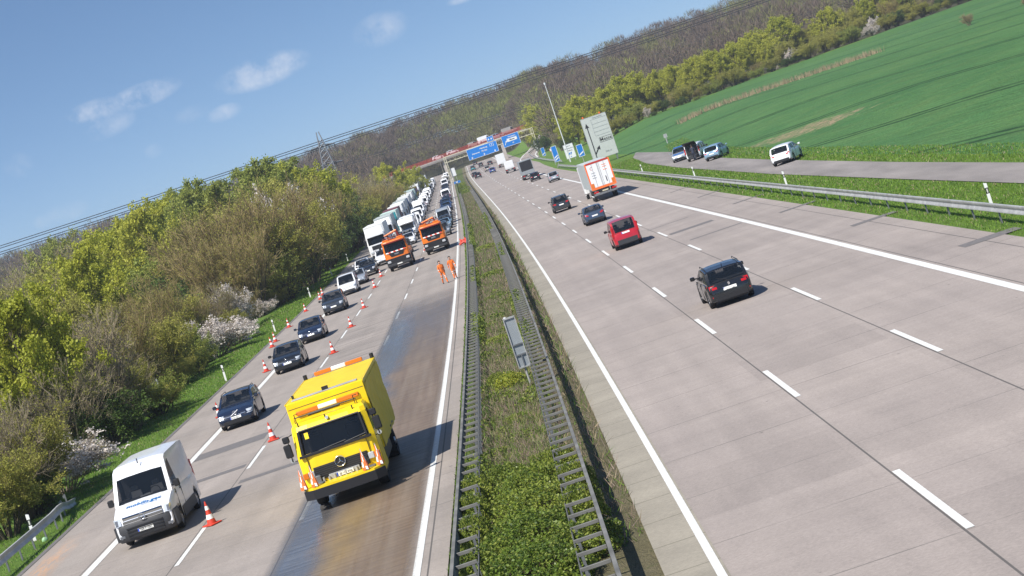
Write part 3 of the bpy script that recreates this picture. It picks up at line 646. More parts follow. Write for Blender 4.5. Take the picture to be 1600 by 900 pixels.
def car(kind, u, y, away, colr, label, group, full=True, rz=0, name=None, end='near', dz=0):
    """ y is the end of the car that is nearest the camera """
    c = CARS[kind]; yc = y+c.L/2 if end == 'near' else y
    p = P(u, yc, dz+.014); a = -heading(yc)+(R(90) if away else R(-90))+rz; ps, ty, ri, wl, al = car_meshes(kind); pm = {'paint': 'paint_'+colr}
    nm = name or NAMES[kind]
    if not full:
        o = inst(al, nm, None, pm, p, a); return tag(o, label, CATS[kind], group)
    t = tag(empty(nm, p, a), label, CATS[kind], group)
    for n_, me, par in ps: inst(me, n_, t, pm)
    for l in wl:
        wo_ = inst(ty, 'wheel', t, None, l); inst(ri, 'rim', wo_)
    return t
# ------------------------------------------------------------------ trucks
def cab(bands, W, xb, xs_off=1.0, side_win=None, keys=None, bevel=.2):
    """ stacked rings; bands = [(z, x_front, width_scale, front key of the band above, side key)] """
    shell, glass, sglass = MB(), MB(), (MB(), MB()); rings = []
    for z, xf, ws, k, sk in bands:
        h = W/2*ws; b = bevel
        rings.append([(xb, -h, z), (xf-xs_off, -h, z), (xf-b, -h, z), (xf-.06, -h+b*.75, z), (xf, -h+.5, z), (xf, h-.5, z), (xf-.06, h-b*.75, z), (xf-b, h, z), (xf-xs_off, h, z), (xb, h, z)])
    for i in range(len(bands)-1):
        k, sk = bands[i][3], bands[i][4]
        for j in range(10):
            q = [rings[i][j], rings[i][(j+1) % 10], rings[i+1][(j+1) % 10], rings[i+1][j]]
            kk = k if 2 <= j <= 6 else sk if j in (1, 7) else ('paint' if j != 9 else 'paint')
            if k == 'glass' and j in (2, 6): kk = bands[i+1][3] if bands[i+1][3] != 'glass' else 'paint'
            (glass if kk == 'glass' and 3 <= j <= 5 else sglass[j > 5] if kk == 'glass' else shell).add(q, [(0, 1, 2, 3)], kk)
    zg = [b_[0] for b_ in bands if b_[3] == 'glass'][0]; zt_ = [b_[0] for i_, b_ in enumerate(bands) if i_ and bands[i_-1][3] == 'glass'][0]
    shell.box(xb+.1, xb+.16, -W*.44, W*.44, zg-.2, zt_, 'interior_grey'); shell.box(xb+.1, bands[0][1]-.3, -W*.44, W*.44, zg-.25, zg-.2, 'interior')
    for yy in (-.62, .62): shell.box(xb+.55, xb+.72, yy-.25, yy+.25, zg-.2, zg+.42, 'seat', .05); shell.box(xb+.52, xb+.62, yy-.13, yy+.13, zg+.44, zg+.62, 'seat', .04)
    shell.add(rings[0], [tuple(range(9, -1, -1))], 'black'); shell.add(rings[-1], [tuple(range(10))], 'paint')
    return shell, glass, sglass
def big_wheel(r=.5, wd=.3):
    ty, ri = MB(), MB(); N = 24
    prof = [(r*.58, -wd/2+.02), (r*.95, -wd/2), (r, -wd/2+.04), (r, wd/2-.04), (r*.95, wd/2), (r*.58, wd/2-.02)]
    ty.loft([[(a*math.cos(2*math.pi*j/N), b, a*math.sin(2*math.pi*j/N)) for a, b in prof] for j in range(N+1)], 'tyre', caps=False)
    for sg in (1, -1): ri.tube([(0, 0, 0), (0, sg*(wd/2-.08), 0), (0, sg*(wd/2-.07), 0), (0, sg*(wd/2+.01), 0)], [r*.58, r*.58, r*.28, r*.22], 'rim', 18)
    return ty.mesh('wheel', 50), ri.mesh('rim')
BW = big_wheel(); BW2 = big_wheel(.5, .58)
def wheels(t, lst):
    for x, y, dbl in lst:
        a = BW2 if dbl else BW; o = inst(a[0], 'wheel', t, None, (x, y, .5)); inst(a[1], 'rim', o)
def star_emblem(parent, loc, r, k='chrome'):
    m = MB(); m.tube([(0, r*math.cos(2*math.pi*j/28), r*math.sin(2*math.pi*j/28)) for j in range(29)], r*.085, k, 6, False)
    for q in range(3):
        a = math.pi/2+2*math.pi*q/3; c, s = math.cos(a), math.sin(a); w_ = r*.13
        m.add([(0, -s*w_, c*w_), (0, s*w_, -c*w_), (0, c*r*.96, s*r*.96), (r*.12, 0, 0), ], [(0, 2, 3), (3, 2, 1)], k)
    return m.build('star_emblem', parent, loc=loc)
def semi_meshes(kind):
    if kind in VCACHE: return VCACHE[kind]
    W = 2.5; dark = kind.endswith('dark')
    bands = [(.35, -.06, 1, 'paint', 'paint'), (.62, 0, 1, 'paint', 'paint'), (1.02, .02, 1, 'paint', 'paint'), (1.62, 0, 1, 'paint', 'paint'), (1.72, -.02, 1, 'glass', 'glass'), (2.62, -.18, .97, 'paint', 'paint'), (2.95, -.24, .96, 'paint', 'paint'), (3.1, -.5, .94, 'paint', 'paint'), (3.75, -1.3, .9, 'paint', 'paint')]
    sh, gl, sg_ = cab(bands, W, -2.1)
    gr = MB(); gr.box(-.02, .05, -.78, .78, 1.06, 1.56, 'black', .02)
    for z in (1.14, 1.26, 1.38, 1.5): gr.box(.05, .065, -.74, .74, z-.02, z+.02, 'trim')
    gr.box(.0, .055, -.6, .6, .42, .58, 'black')
    hl = [MB().box(-.12, .055, min(s*.72, s*1.12), max(s*.72, s*1.12), .66, .9, 'lamp', .03) for s in (1, -1)]
    vis = MB().box(-.2, .08, -1.05, 1.05, 2.6, 2.68, 'trim', .02)
    mir = [MB().tube([(-.35, s*1.2, 2.5), (-.2, s*1.42, 2.45)], .03, 'black', 5).box(-.28, -.16, min(s*1.33, s*1.55), max(s*1.33, s*1.55), 1.75, 2.5, 'black', .03) for s in (1, -1)]
    tr = MB().box(-16.2, -2.6, -1.27, 1.27, 1.12, 4.0, 'trailer', .03)
    tr.box(-16, -3, -.5, .5, .75, 1.12, 'black'); tr.box(-13.5, -5, -1.2, -1.15, .55, 1.0, 'steel'); tr.box(-13.5, -5, 1.15, 1.2, .55, 1.0, 'steel')
    for s in (1, -1): tr.box(-16.2, -2.6, min(s*1.265, s*1.285), max(s*1.265, s*1.285), 1.1, 1.22, 'steel')
    tr.box(-5.9, -.6, -.45, .45, .5, .95, 'black')
    ps = [('cab', sh), ('windscreen', gl), ('side_window', sg_[0]), ('side_window', sg_[1]), ('grille', gr), ('headlight', hl[0]), ('headlight', hl[1]), ('sun_visor', vis), ('wing_mirror', mir[0]), ('wing_mirror', mir[1]), ('trailer', tr), ('front_plate', MB().box(.03, .075, -.26, .26, .5, .61, 'plate'))]
    allm = MB(); [allm.merge(b) for _, b in ps]
    wl = [(-1.35, 1.05, 0), (-1.35, -1.05, 0), (-4.7, .95, 1), (-4.7, -.95, 1), (-13.2, 1.05, 0), (-13.2, -1.05, 0), (-14.5, 1.05, 0), (-14.5, -1.05, 0)]
    VCACHE[kind] = ([(a, b.mesh(a)) for a, b in ps], wl, allm.mesh(kind)); return VCACHE[kind]
MATS['trailer'] = mat('tarpaulin_white', (.7, .71, .7), .6, var=.06, vs=1, bump=.2, bs=1)
mat('tarpaulin_grey', (.42, .46, .46), .6, var=.06, vs=1); mat('tarpaulin_mint', (.5, .62, .58), .6, var=.06, vs=1); mat('tarpaulin_wine', (.16, .05, .07), .6, var=.06, vs=1); mat('tarpaulin_blue', (.06, .12, .28), .6, var=.06, vs=1)
def semi(u, y, colr, trl, label, group, full=True):
    p = P(u, y, .014); a = R(-90)-heading(y); ps, wl, al = semi_meshes('semi'); pm = {'paint': 'paint_'+colr, 'trailer': trl}
    if not full: return tag(inst(al, 'articulated_truck', None, pm, p, a), label, 'truck', group)
    t = tag(empty('articulated_truck', p, a), label, 'truck', group)
    for n_, me in ps: inst(me, n_, t, pm)
    wheels(t, wl); return t
def motorhome_meshes():
    if 'mh' in VCACHE: return VCACHE['mh']
    b = [(.35, -.05, .96, 'paint', 'paint'), (.6, 0, 1, 'paint', 'paint'), (1.15, -.02, 1, 'paint', 'paint'), (1.3, -.3, 1, 'glass', 'glass'), (2.05, -.9, .95, 'paint', 'paint'), (2.2, -.35, 1.06, 'paint', 'paint'), (2.75, -.6, 1.06, 'paint', 'paint'), (2.95, -1.1, 1.0, 'paint', 'paint')]
    sh, gl, sg_ = cab(b, 2.15, -6.6, 1.5)
    sh.box(-6.6, -2.0, -1.13, 1.13, .75, 2.9, 'paint', .05)
    for s in (1, -1): sg_[s > 0].box(-2.9, -2.2, min(s*1.1, s*1.14), max(s*1.1, s*1.14), 1.6, 2.2, 'glass')
    gr = MB().box(-.03, .02, -.6, .6, .75, 1.05, 'black', .01)
    hl = [MB().box(-.15, .02, min(s*.68, s*1.0), max(s*.68, s*1.0), .78, 1.0, 'lamp', .03) for s in (1, -1)]
    ps = [('body', sh), ('windscreen', gl), ('side_window', sg_[0]), ('side_window', sg_[1]), ('grille', gr), ('headlight', hl[0]), ('headlight', hl[1]), ('front_bumper', MB().box(-.1, .04, -.95, .95, .38, .62, 'trim', .03))]
    allm = MB(); [allm.merge(q) for _, q in ps]
    c = CARS['transporter']; 
    VCACHE['mh'] = ([(a, q.mesh(a)) for a, q in ps], allm.mesh('mh')); return VCACHE['mh']
def motorhome(u, y, label, group, full=True):
    p = P(u, y, .014); a = R(-90)-heading(y); ps, al = motorhome_meshes()
    if not full: return tag(inst(al, 'motorhome', None, {'paint': 'paint_white_car'}, p, a), label, 'motorhome', group)
    t = tag(empty('motorhome', p, a), label, 'motorhome', group)
    for n_, me in ps: inst(me, n_, t, {'paint': 'paint_white_car'})
    _, ty, ri, wl, _ = car_meshes('transporter')
    for x, yy in ((-1.0, .9), (-1.0, -.9), (-4.9, .95), (-4.9, -.95)): o = inst(ty, 'wheel', t, None, (x, yy, .35)); inst(ri, 'rim', o)
    return t

# ---- the yellow cleaning lorry in the foreground
def yellow_truck(u, y):
    t = tag(empty('cleaning_lorry', P(u, y, .02), R(-90)-heading(y)), 'bright yellow box lorry with orange pennants on its front platform, on the wet lane', 'lorry')
    W = 2.42
    b = [(.5, -.72, 1, 'paint', 'paint'), (.98, -.70, 1, 'paint', 'paint'), (1.62, -.74, 1, 'paint', 'paint'), (1.68, -.76, 1, 'glass', 'glass'), (2.36, -.98, .955, 'paint', 'paint'), (2.5, -1.08, .94, 'paint', 'paint'), (2.58, -1.3, .88, 'paint', 'paint')]
    sh, gl, sg_ = cab(b, W, -2.3, .85)
    MATS['paint'] = MATS['paint_yellow']
    # seams, black screen surround, door cuts
    for sg in (1, -1): sh.box(-.76, -.715, sg*.93-.006, sg*.93+.006, 1.02, 1.6, 'black')
    for sg in (1, -1): sh.box(-1.02, -1.0, min(sg*1.2, sg*1.215), max(sg*1.2, sg*1.215), .7, 1.65, 'black'); sh.box(-2.2, -2.18, min(sg*1.2, sg*1.215), max(sg*1.2, sg*1.215), .7, 2.3, 'black'); sh.box(-2.05, -1.85, min(sg*1.2, sg*1.235), max(sg*1.2, sg*1.235), 1.42, 1.48, 'black')
    sh.box(-.77, -.69, -1.12, 1.12, 1.60, 1.68, 'black', .01)
    cabo = sh.build('cab', t)
    fr = MB(); 
    for sg in (1, -1): fr.tube([(-.745, sg*.99, 1.68), (-.96, sg*.94, 2.36)], .035, 'black', 6)
    fr.tube([(-.96, -.94, 2.37), (-.96, .94, 2.37)], .03, 'black', 6)
    ws_ = gl.build('windscreen', t); fr.build('screen_seal', ws_)
    wip = MB(); wip.tube([(-.72, -.5, 1.68), (-.73, .35, 1.74)], .014, 'black', 5); wip.tube([(-.72, .3, 1.68), (-.73, .98, 1.75)], .014, 'black', 5); wip.build('wipers', ws_)
    cardm = MB().quad((-.895, -.80, 2.1), (-.89, -.68, 2.1), (-.948, -.68, 2.28), (-.948, -.80, 2.28), 'paint_yellow'); cardm.build('windscreen_card', ws_)
    [q.build('side_window', t) for q in sg_]
    st = MB()
    for y0, w_ in ((-.55, .42), (.32, .3), (.72, .3)): st.hexa([(-.80, y0-w_/2, 1.98), (-.80, y0+w_/2, 1.98), (-.795, y0+w_/2, 1.98), (-.795, y0-w_/2, 1.98), (-.88, y0-w_/2*.8, 2.24), (-.88, y0+w_/2*.8, 2.24), (-.875, y0+w_/2*.8, 2.24), (-.875, y0-w_/2*.8, 2.24)], 'seat')
    gr = MB(); gr.box(-.74, -.675, -.84, .84, .84, 1.24, 'black', .01)
    for z in (.96, 1.02, 1.08, 1.14, 1.20): gr.box(-.678, -.66, -.8, .8, z-.012, z+.012, 'trim')
    go = gr.build('grille', t); star_emblem(t, (-.63, 0, 1.2), .155)
    MB().cyl((-.64, 0, 1.2), (-.665, 0, 1.2), .15, 'black', 24).build('emblem_disc', go)
    for sg in (1, -1):
        h = MB(); h.box(-.78, -.66, min(sg*.84, sg*1.02), max(sg*.84, sg*1.02), .96, 1.16, 'lamp', .02).build('headlight', t)
        MB().box(-.82, -.665, min(sg*1.025, sg*1.2), max(sg*1.025, sg*1.2), .97, 1.15, 'amber', .02).build('indicator', t)
        mr = MB(); mr.tube([(-1.05, sg*1.16, 2.35), (-.85, sg*1.3, 2.33), (-.85, sg*1.36, 1.6), (-1.0, sg*1.2, 1.55)], .018, 'black', 5)
        mr.box(-.93, -.83, min(sg*1.27, sg*1.5), max(sg*1.27, sg*1.5), 1.72, 2.12, 'black', .03); mr.box(-.93, -.83, min(sg*1.25, sg*1.46), max(sg*1.25, sg*1.46), 2.16, 2.36, 'black', .03); mr.cyl((-.86, sg*1.36, 1.62), (-.9, sg*1.36, 1.62), .07, 'steel', 12)
        mr.build('wing_mirror', t)
    # front platform with a dark rubber edge
    pf = MB(); poly = [(-.72, -1.2), (-.25, -1.24), (0, -.95), (.06, 0), (0, .95), (-.25, 1.24), (-.72, 1.2)]
    pf.prism(poly, 'z', .62, .76, 'paint_yellow'); po = pf.build('front_platform', t)
    ed = MB(); e0 = [(p[0]*1.0+(.03 if p[0] > -.3 else 0), p[1]*1.015) for p in poly]
    ed.prism([e0[1], e0[2], e0[3], e0[4], e0[5], (-.3, 1.1), (-.12, .85), (-.06, 0), (-.12, -.85), (-.3, -1.1)], 'z', .42, .70, 'black'); ed.build('rubber_edge', po)
    sl = MB()
    for sg in (1, -1): sl.box(-.62, -.38, min(sg*.62, sg*.98), max(sg*.62, sg*.98), .762, .80, 'steel_dark', .01)
    sl.build('step_grips', po)
    hy = MB()
    for i in range(7): hy.cyl((-.60, -.62+i*.17, .76), (-.60, -.62+i*.17, .90-.03*(i % 2)), .035, 'steel', 8)
    hy.box(-.66, -.52, -.85, -.68, .76, 1.0, 'steel_dark', .02); hy.box(-.655, -.63, -.45, .5, .76, .93, 'steel', .01)
    hy.tube([(-.55, .62, .8), (-.5, .78, .86), (-.55, .82, 1.0), (-.66, .74, 1.06)], .022, 'black', 6)
    hy.build('hydraulic_couplings', po)
    plm = MB().box(-.60, -.585, -.22, .3, .79, .9, 'plate'); plo = plm.build('front_plate', t); MB().box(-.586, -.58, -.22, -.17, .795, .895, 'plate_blue').build('plate_band', plo)
    text_obj('plate_lettering', 'H VM 206', .085, 'ink', plo, (-.582, .065, .845), (R(90), 0, R(90)), thick=.002)
    for yy, xx in ((-1.2, -.18), (-.86, -.1), (.72, -.06), (1.16, -.22)):
        f = MB(); f.tube([(xx, yy, .70), (xx-.02, yy, 1.42)], .014, 'steel', 5); fo = f.build('flag_pole', t)
        cl = MB(); N = 9; rings = []
        for q, (z, r_) in enumerate(((1.40, .015), (1.22, .045), (1.05, .075), (.9, .10), (.80, .115))): rings.append([(xx+r_*math.cos(2*math.pi*j/N)*(.7+.3*(j % 2)), yy+r_*math.sin(2*math.pi*j/N)*(.7+.3*(j % 2)), z-.02*(j % 3)) for j in range(N)])
        for q in range(4):
            for j in range(N): cl.add([rings[q][j], rings[q][(j+1) % N], rings[q+1][(j+1) % N], rings[q+1][j]], [(3, 2, 1, 0)], 'cone_white' if (q+j) % 3 == 0 else 'flag_orange')
        cl.build('warning_flag', fo)
    # box body
    bx = MB(); bx.box(-9.3, -2.38, -1.24, 1.24, .95, 3.13, 'paint_yellow', .02)
    bx.box(-9.2, -2.5, -1.2, 1.2, 3.13, 3.135, 'yellow_tarp'); bo = bx.build('box_body', t)
    tp = MB(); N = 24
    rows = [[(-9.28+6.85*i/N, 1.262+.012*math.sin(i*1.7+z*5)+.008*math.sin(i*.7-z*9), z) for i in range(N+1)] for z in np.linspace(.95, 3.0, 9)]
    for a in range(8):
        for i in range(N): tp.add([rows[a][i], rows[a][i+1], rows[a+1][i+1], rows[a+1][i]], [(3, 2, 1, 0)], 'yellow_tarp')
    tp.build('side_tarpaulin', bo)
    ln = MB(); ln.box(-2.38, -2.372, -1.2, 1.2, 2.93, 2.945, 'trim'); 
    for sg in (1, -1): ln.box(-9.3, -2.37, min(sg*1.235, sg*1.255), max(sg*1.235, sg*1.255), 3.10, 3.14, 'paint_yellow')
    ln.build('box_trim', bo)
    sk = MB(); sk.box(-2.95, -2.6, -1.05, 1.05, 3.137, 3.17, 'steel', .01); sk.box(-2.8, -2.72, -.06, .14, 3.16, 3.28, 'black'); sk.box(-3.6, -3.5, -1.12, -1.05, 3.14, 3.24, 'black'); sk.build('roof_hatch', bo)
    for nm, x, z, hw_ in (('front_light_bar', -2.36, 2.70, 1.0), ('rear_light_bar', -9.12, 3.16, .85)):
        lb = MB(); lb.box(x-.08, x+.06, -hw_, -.3*hw_, z, z+.13, 'amber', .02); lb.box(x-.08, x+.06, .3*hw_, hw_, z, z+.13, 'amber', .02); lb.box(x-.08, x+.062, -.3*hw_, .3*hw_, z, z+.13, 'lightbar_white', .02)
        lb.build(nm, bo)
    br = MB(); br.tube([(-1.5, -1.0, 2.56), (-1.5, -1.0, 2.74), (-1.5, .95, 2.74), (-1.5, .95, 2.56)], .018, 'black', 5); br.tube([(-1.45, -.55, 2.73), (-1.45, .45, 2.73)], .045, 'black', 6)
    for yy in (-.95, .9): br.tube([(-1.42, yy, 2.6), (-1.35, yy, 2.86), (-1.35, yy+.12, 2.86)], .014, 'black', 5)
    for yy in (-.9, -.05, .8): br.tube([(-1.12, yy, 2.5), (-1.12, yy, 2.62)], .022, 'black', 5)
    br.cyl((-1.1, 0, 2.52), (-.98, 0, 2.52), .05, 'lamp', 10); br.build('roof_rack', t)
    for yy in (-1.18, 1.18): MB().cyl((-9.15, yy, 3.14), (-9.15, yy, 3.3), .07, 'black', 12).build('beacon', bo)
    ch = MB(); ch.box(-9.2, -1.2, -.5, .5, .5, .95, 'black'); 
    for sg in (1, -1):
        ch.box(-5.8, -3.0, min(sg*.8, sg*1.15), max(sg*.8, sg*1.15), .45, .95, 'black', .04); ch.box(-2.2, -.8, min(sg*.9, sg*1.2), max(sg*.9, sg*1.2), .4, .6, 'black', .03)
        ch.box(-7.7, -6.3, min(sg*.75, sg*1.27), max(sg*.75, sg*1.27), 1.02, 1.1, 'black', .02)
    ch.build('chassis', t); wheels(t, [(-1.7, .98, 0), (-1.7, -.98, 0), (-7.0, .92, 1), (-7.0, -.92, 1)])
    MATS['paint'] = MATS['paint_white_car']
mat('blue_print', (.02, .16, .42), .5); mat('flag_orange', (.8, .16, .03), .7); mat('lightbar_white', (.85, .84, .78), .25)
def orange_truck(u, y, label, boom):
    MATS['paint'] = MATS['paint_orange']
    t = tag(empty('crane_truck', P(u, y, .02), R(-90)-heading(y)), label, 'truck', 'orange motorway maintenance trucks')
    b = [(.42, -.05, 1, 'black', 'black'), (.7, 0, 1, 'black', 'black'), (1.28, .01, 1, 'paint', 'paint'), (1.86, -.03, 1, 'paint', 'paint'), (1.92, -.05, 1, 'glass', 'glass'), (2.78, -.22, .96, 'paint', 'paint'), (3.0, -.32, .95, 'paint', 'paint'), (3.06, -.5, .9, 'paint', 'paint')]
    sh, gl, sg_ = cab(b, 2.5, -2.0); sh.build('cab', t); gl.build('windscreen', t); [q.build('side_window', t) for q in sg_]
    g = MB(); g.prism([(-.8, 1.82), (.8, 1.82), (.62, 1.42), (-.62, 1.42)], 'x', -.06, .03, 'black')
    g.box(.025, .035, -.5, .5, 1.5, 1.53, 'trim'); g.box(.025, .035, -.5, .5, 1.74, 1.77, 'trim'); go = g.build('grille', t)
    text_obj('grille_lettering', 'MAN', .2, 'chrome', go, (.034, 0, 1.63), (R(90), 0, R(90)), thick=.003, bold=.008)
    s_ = MB()
    for i in range(8): s_.hexa([(-.02, -1.0+i*.25, 1.84), (-.02, -1.0+i*.25+.25, 1.84), (.03, -1.0+i*.25+.25, 1.84), (.03, -1.0+i*.25, 1.84), (-.06, -1.06+i*.25, 1.95), (-.06, -.81+i*.25, 1.95), (-.01, -.81+i*.25, 1.95), (-.01, -1.06+i*.25, 1.95)], 'cone_red' if i % 2 else 'cone_white')
    s_.build('warning_stripes', t)
    v = MB(); v.box(-.45, .06, -1.12, 1.12, 2.76, 2.9, 'darkred_visor', .03); v.build('sun_visor', t)
    bm = MB(); bm.box(-.08, .06, -1.24, 1.24, .5, .72, 'trim', .03); bm.box(.0, .07, -.26, .26, .56, .67, 'plate'); bm.build('front_bumper', t)
    for sg in (1, -1):
        MB().box(-.12, .05, min(sg*.78, sg*1.14), max(sg*.78, sg*1.14), .86, 1.1, 'lamp', .04).build('headlight', t)
        m = MB(); m.tube([(-.3, sg*1.18, 2.72), (-.2, sg*1.42, 2.68)], .03, 'black', 5); m.box(-.27, -.15, min(sg*1.33, sg*1.56), max(sg*1.33, sg*1.56), 1.95, 2.7, 'black', .03); m.build('wing_mirror', t)
    lb = MB(); lb.box(-.9, -.6, -1.05, -.4, 3.06, 3.22, 'amber', .03); lb.box(-.9, -.6, .4, 1.05, 3.06, 3.22, 'amber', .03); lb.box(-.85, -.65, -.4, .4, 3.06, 3.14, 'darkred_visor'); lb.build('light_bar', t)
    c = MB(); c.box(-2.7, -2.2, -.35, .35, .95, 2.9, 'paint', .05); c.tube([(-2.45, 0, 2.85), (-2.5, -.75, 3.35+boom*.2), (-2.5, .55, 3.5+boom*.3)], .13, 'paint', 6); c.tube([(-2.5, .55, 3.5+boom*.3), (-2.6, .75, 2.3)], .1, 'darkred_visor', 6); c.tube([(-2.35, -.2, 3.0), (-2.35, .3, 3.45)], .07, 'black', 6)
    c.tube([(-2.6, -.75, 3.3), (-2.6, -.85, 2.2)], .06, 'darkred_visor', 5); c.tube([(-2.3, -1.0, 2.0), (-2.3, -1.0, 3.3), (-2.3, 1.0, 3.3), (-2.3, 1.0, 2.0)], .035, 'darkred_visor', 5)
    c.build('crane', t)
    d = MB(); d.box(-8.6, -2.9, -1.25, 1.25, 1.1, 1.3, 'steel_dark', .02)
    for sg in (1, -1): d.box(-8.6, -2.9, min(sg*1.2, sg*1.25), max(sg*1.2, sg*1.25), 1.3, 1.75, 'paint', .01)
    d.box(-8.6, -8.55, -1.2, 1.2, 1.3, 1.75, 'paint'); d.box(-2.95, -2.9, -1.2, 1.2, 1.3, 2.3, 'paint'); d.build('load_bed', t)
    MB().box(-8.5, -1, -.45, .45, .55, 1.1, 'black').build('chassis', t)
    wheels(t, [(-1.4, 1.02, 0), (-1.4, -1.02, 0), (-5.9, .95, 1), (-5.9, -.95, 1), (-7.2, .95, 1), (-7.2, -.95, 1)])
    MATS['paint'] = MATS['paint_white_car']
mat('darkred_visor', (.2, .02, .015), .45)
def trailer_rear(u, y):
    t = tag(empty('trailer_truck', P(u, y, .014), R(90)-heading(y)), 'articulated truck with white rear doors in an orange frame, driving beside the grey direction sign', 'truck')
    b = MB(); b.box(0, 13.4, -1.27, 1.27, 1.25, 3.95, 'tarpaulin_grey', .02); b.build('trailer', t)
    d = MB(); d.box(-.04, 0, -1.16, -.02, 1.45, 3.8, 'white', .01); d.box(-.04, 0, .02, 1.16, 1.45, 3.8, 'white', .01)
    for yy in (-.1, .1, -.62, .62): d.tube([(-.06, yy, 1.4), (-.06, yy, 3.82)], .016, 'steel', 5)
    d.box(-.06, -.04, -.5, -.42, 1.75, 2.3, 'black'); do = d.build('rear_doors', t)
    text_obj('door_lettering', 'C', .45, 'rust_red', do, (-.045, .72, 3.35), (R(90), 0, R(-90)), thick=.003)
    for z in (2.85, 2.6, 2.35): MB().box(-.045, -.04, .45, .85, z, z+.07, 'sign_grey').build('door_print', do)
    for z in (3.4, 3.2, 2.9): MB().box(-.045, -.04, -.8, -.4, z, z+.06, 'flag_orange').build('door_print', do)
    f = MB()
    for sg in (1, -1): f.box(-.05, .06, min(sg*1.16, sg*1.29), max(sg*1.16, sg*1.29), 1.25, 3.97, 'flag_orange'); f.box(-.055, -.05, min(sg*.9, sg*1.15), max(sg*.9, sg*1.15), 1.45, 1.9, 'amber')
    f.box(-.052, .06, -1.16, 1.16, 3.8, 3.99, 'rust_red'); f.box(-.048, .06, -1.16, 1.16, 1.22, 1.45, 'flag_orange'); f.build('door_frame', t)
    bm = MB(); bm.box(-.02, .12, -1.2, 1.2, .62, .82, 'steel_dark', .02); bm.box(0, 13, -.5, .5, .8, 1.25, 'black')
    for sg in (1, -1): bm.box(-.04, .0, min(sg*.7, sg*1.18), max(sg*.7, sg*1.18), .88, 1.04, 'red_lamp', .01)
    bm.box(-.03, 0, -.3, .3, .9, 1.02, 'beige'); bm.build('rear_bumper', t)
    k = MB(); k.box(13.9, 16, -1.24, 1.24, .6, 3.6, 'white', .1); k.build('tractor_cab', t)
    wheels(t, [(2.2, 1.05, 0), (2.2, -1.05, 0), (3.5, 1.05, 0), (3.5, -1.05, 0), (4.8, 1.05, 0), (4.8, -1.05, 0), (14.8, 1.05, 0), (14.8, -1.05, 0)])
def box_lorry(u, y, label, body_k, rear_k, L=8.0, H=3.7, W=2.5, name='box_lorry'):
    t = tag(empty(name, P(u, y, .014), R(90)-heading(y)), label, 'truck')
    b = MB(); b.box(0, L, -W/2, W/2, 1.0, H, body_k, .03); b.build('box_body', t)
    d = MB(); d.box(-.03, 0, -W/2+.12, W/2-.12, 1.25 if rear_k != 'black' else 1.75, H-.15, rear_k, .01); d.build('rear_door', t)
    c = MB(); c.box(L+.1, L+2, -W/2+.05, W/2-.05, .6, 2.9, 'white', .15); c.build('cab', t)
    m = MB(); m.box(-.02, .1, -W/2+.1, W/2-.1, .5, .7, 'steel_dark', .02); m.box(0, L, -.45, .45, .6, 1.0, 'black')
    for sg in (1, -1): m.box(-.04, 0, min(sg*.75, sg*1.1), max(sg*.75, sg*1.1), .74, .9, 'red_lamp'); 
    m.box(-.03, 0, -.26, .26, .78, .9, 'plate'); m.build('rear_bumper', t)
    wheels(t, [(1.9, .95, 1), (1.9, -.95, 1), (L+1, 1.0, 0), (L+1, -1.0, 0)])

# ------------------------------------------------------------------ right carriageway, driving away
MIDR, RGTR, LFTR = 7.45, 11.3, 3.6
GR = 'vehicles driving away on the right carriageway'
t = car('hatch', 7.3, 75.4, True, 'black_car', 'black hatchback nearest on the right carriageway, red tail lights glowing in the sun', GR)
text_obj('plate_lettering', 'H LU 203', .088, 'ink', t, (-2.205, -.02, .60), (R(90), 0, R(-90)), thick=.003)
for sg in (1, -1): MB().tube([(-1.5, sg*.66, 1.46), (-1.4, sg*.66, 1.52), (.1, sg*.66, 1.54), (.2, sg*.66, 1.48)], .017, 'black', 5).build('roof_rail', t)
MB().tube([(-1.55, 0, 1.46), (-1.7, 0, 1.58)], .014, 'black', 5).build('roof_aerial', t)
em = MB(); em.prism([(-.05, .0), (.0, .07), (.05, .03), (.03, -.06), (-.03, -.05)], 'x', -2.20, -2.17, 'chrome'); em.build('tailgate_emblem', t, loc=(0, 0, .82))
for sg in (1, -1): MB().box(-2.17, -2.12, min(sg*.55, sg*.75), max(sg*.55, sg*.75), .42, .47, 'red_lamp').build('reflector', t)
t = car('minivan', 7.1, 123.4, True, 'red', 'red high-roofed van with split rear windows driving away', GR)
car('saloon', 7.6, 162, True, 'bluegrey', 'blue grey saloon driving just ahead of the red van', GR)
car('suv', 6.95, 203.5, True, 'graphite', 'dark grey car driving just ahead of the blue grey saloon', GR)
trailer_rear(11.35, 198)
car('compact', 11.9, 313, True, 'silver', 'silver compact car following the box lorry with a black rear', GR)
car('hatch', 10.6, 352, True, 'black_car', 'small black car tucked right behind the box lorry with a black rear', GR)
box_lorry(10.5, 376, 'grey box lorry with a large black rear panel, ahead of the silver car', 'sign_grey', 'black')
box_lorry(10.6, 486, 'low white box van driving ahead of the black backed lorry', 'white', 'white', 5, 2.9, 2.2, 'box_van')
box_lorry(11.6, 590, 'pale grey box lorry driving towards the gantry under the exit sign', 'sign_white', 'sign_white', 9, 4.0)
car('hatch', 7.6, 556, True, 'blue_car', 'bright blue car in the middle lane near the gantry', GR, False)
car('suv', 7.0, 598, True, 'beige_car', 'pale car with a dark rear window just ahead of the bright blue car', GR, False)
car('suv', 3.2, 545, True, 'black_car', 'nearer of two black cars close together on the bend by the median', GR, False)
car('hatch', 2.7, 578, True, 'black_car', 'farther of two black cars close together on the bend by the median', GR, False)
car('minivan', 3.4, 690, True, 'teal', 'teal van in the left lane below the wide gantry sign', GR, False)
car('hatch', 6.6, 720, True, 'graphite', 'dark grey car in the middle lane below the wide gantry sign', GR, False)
car('hatch', 9.6, 690, True, 'black_car', 'black car in the right lane between the two gantry signs', GR, False)
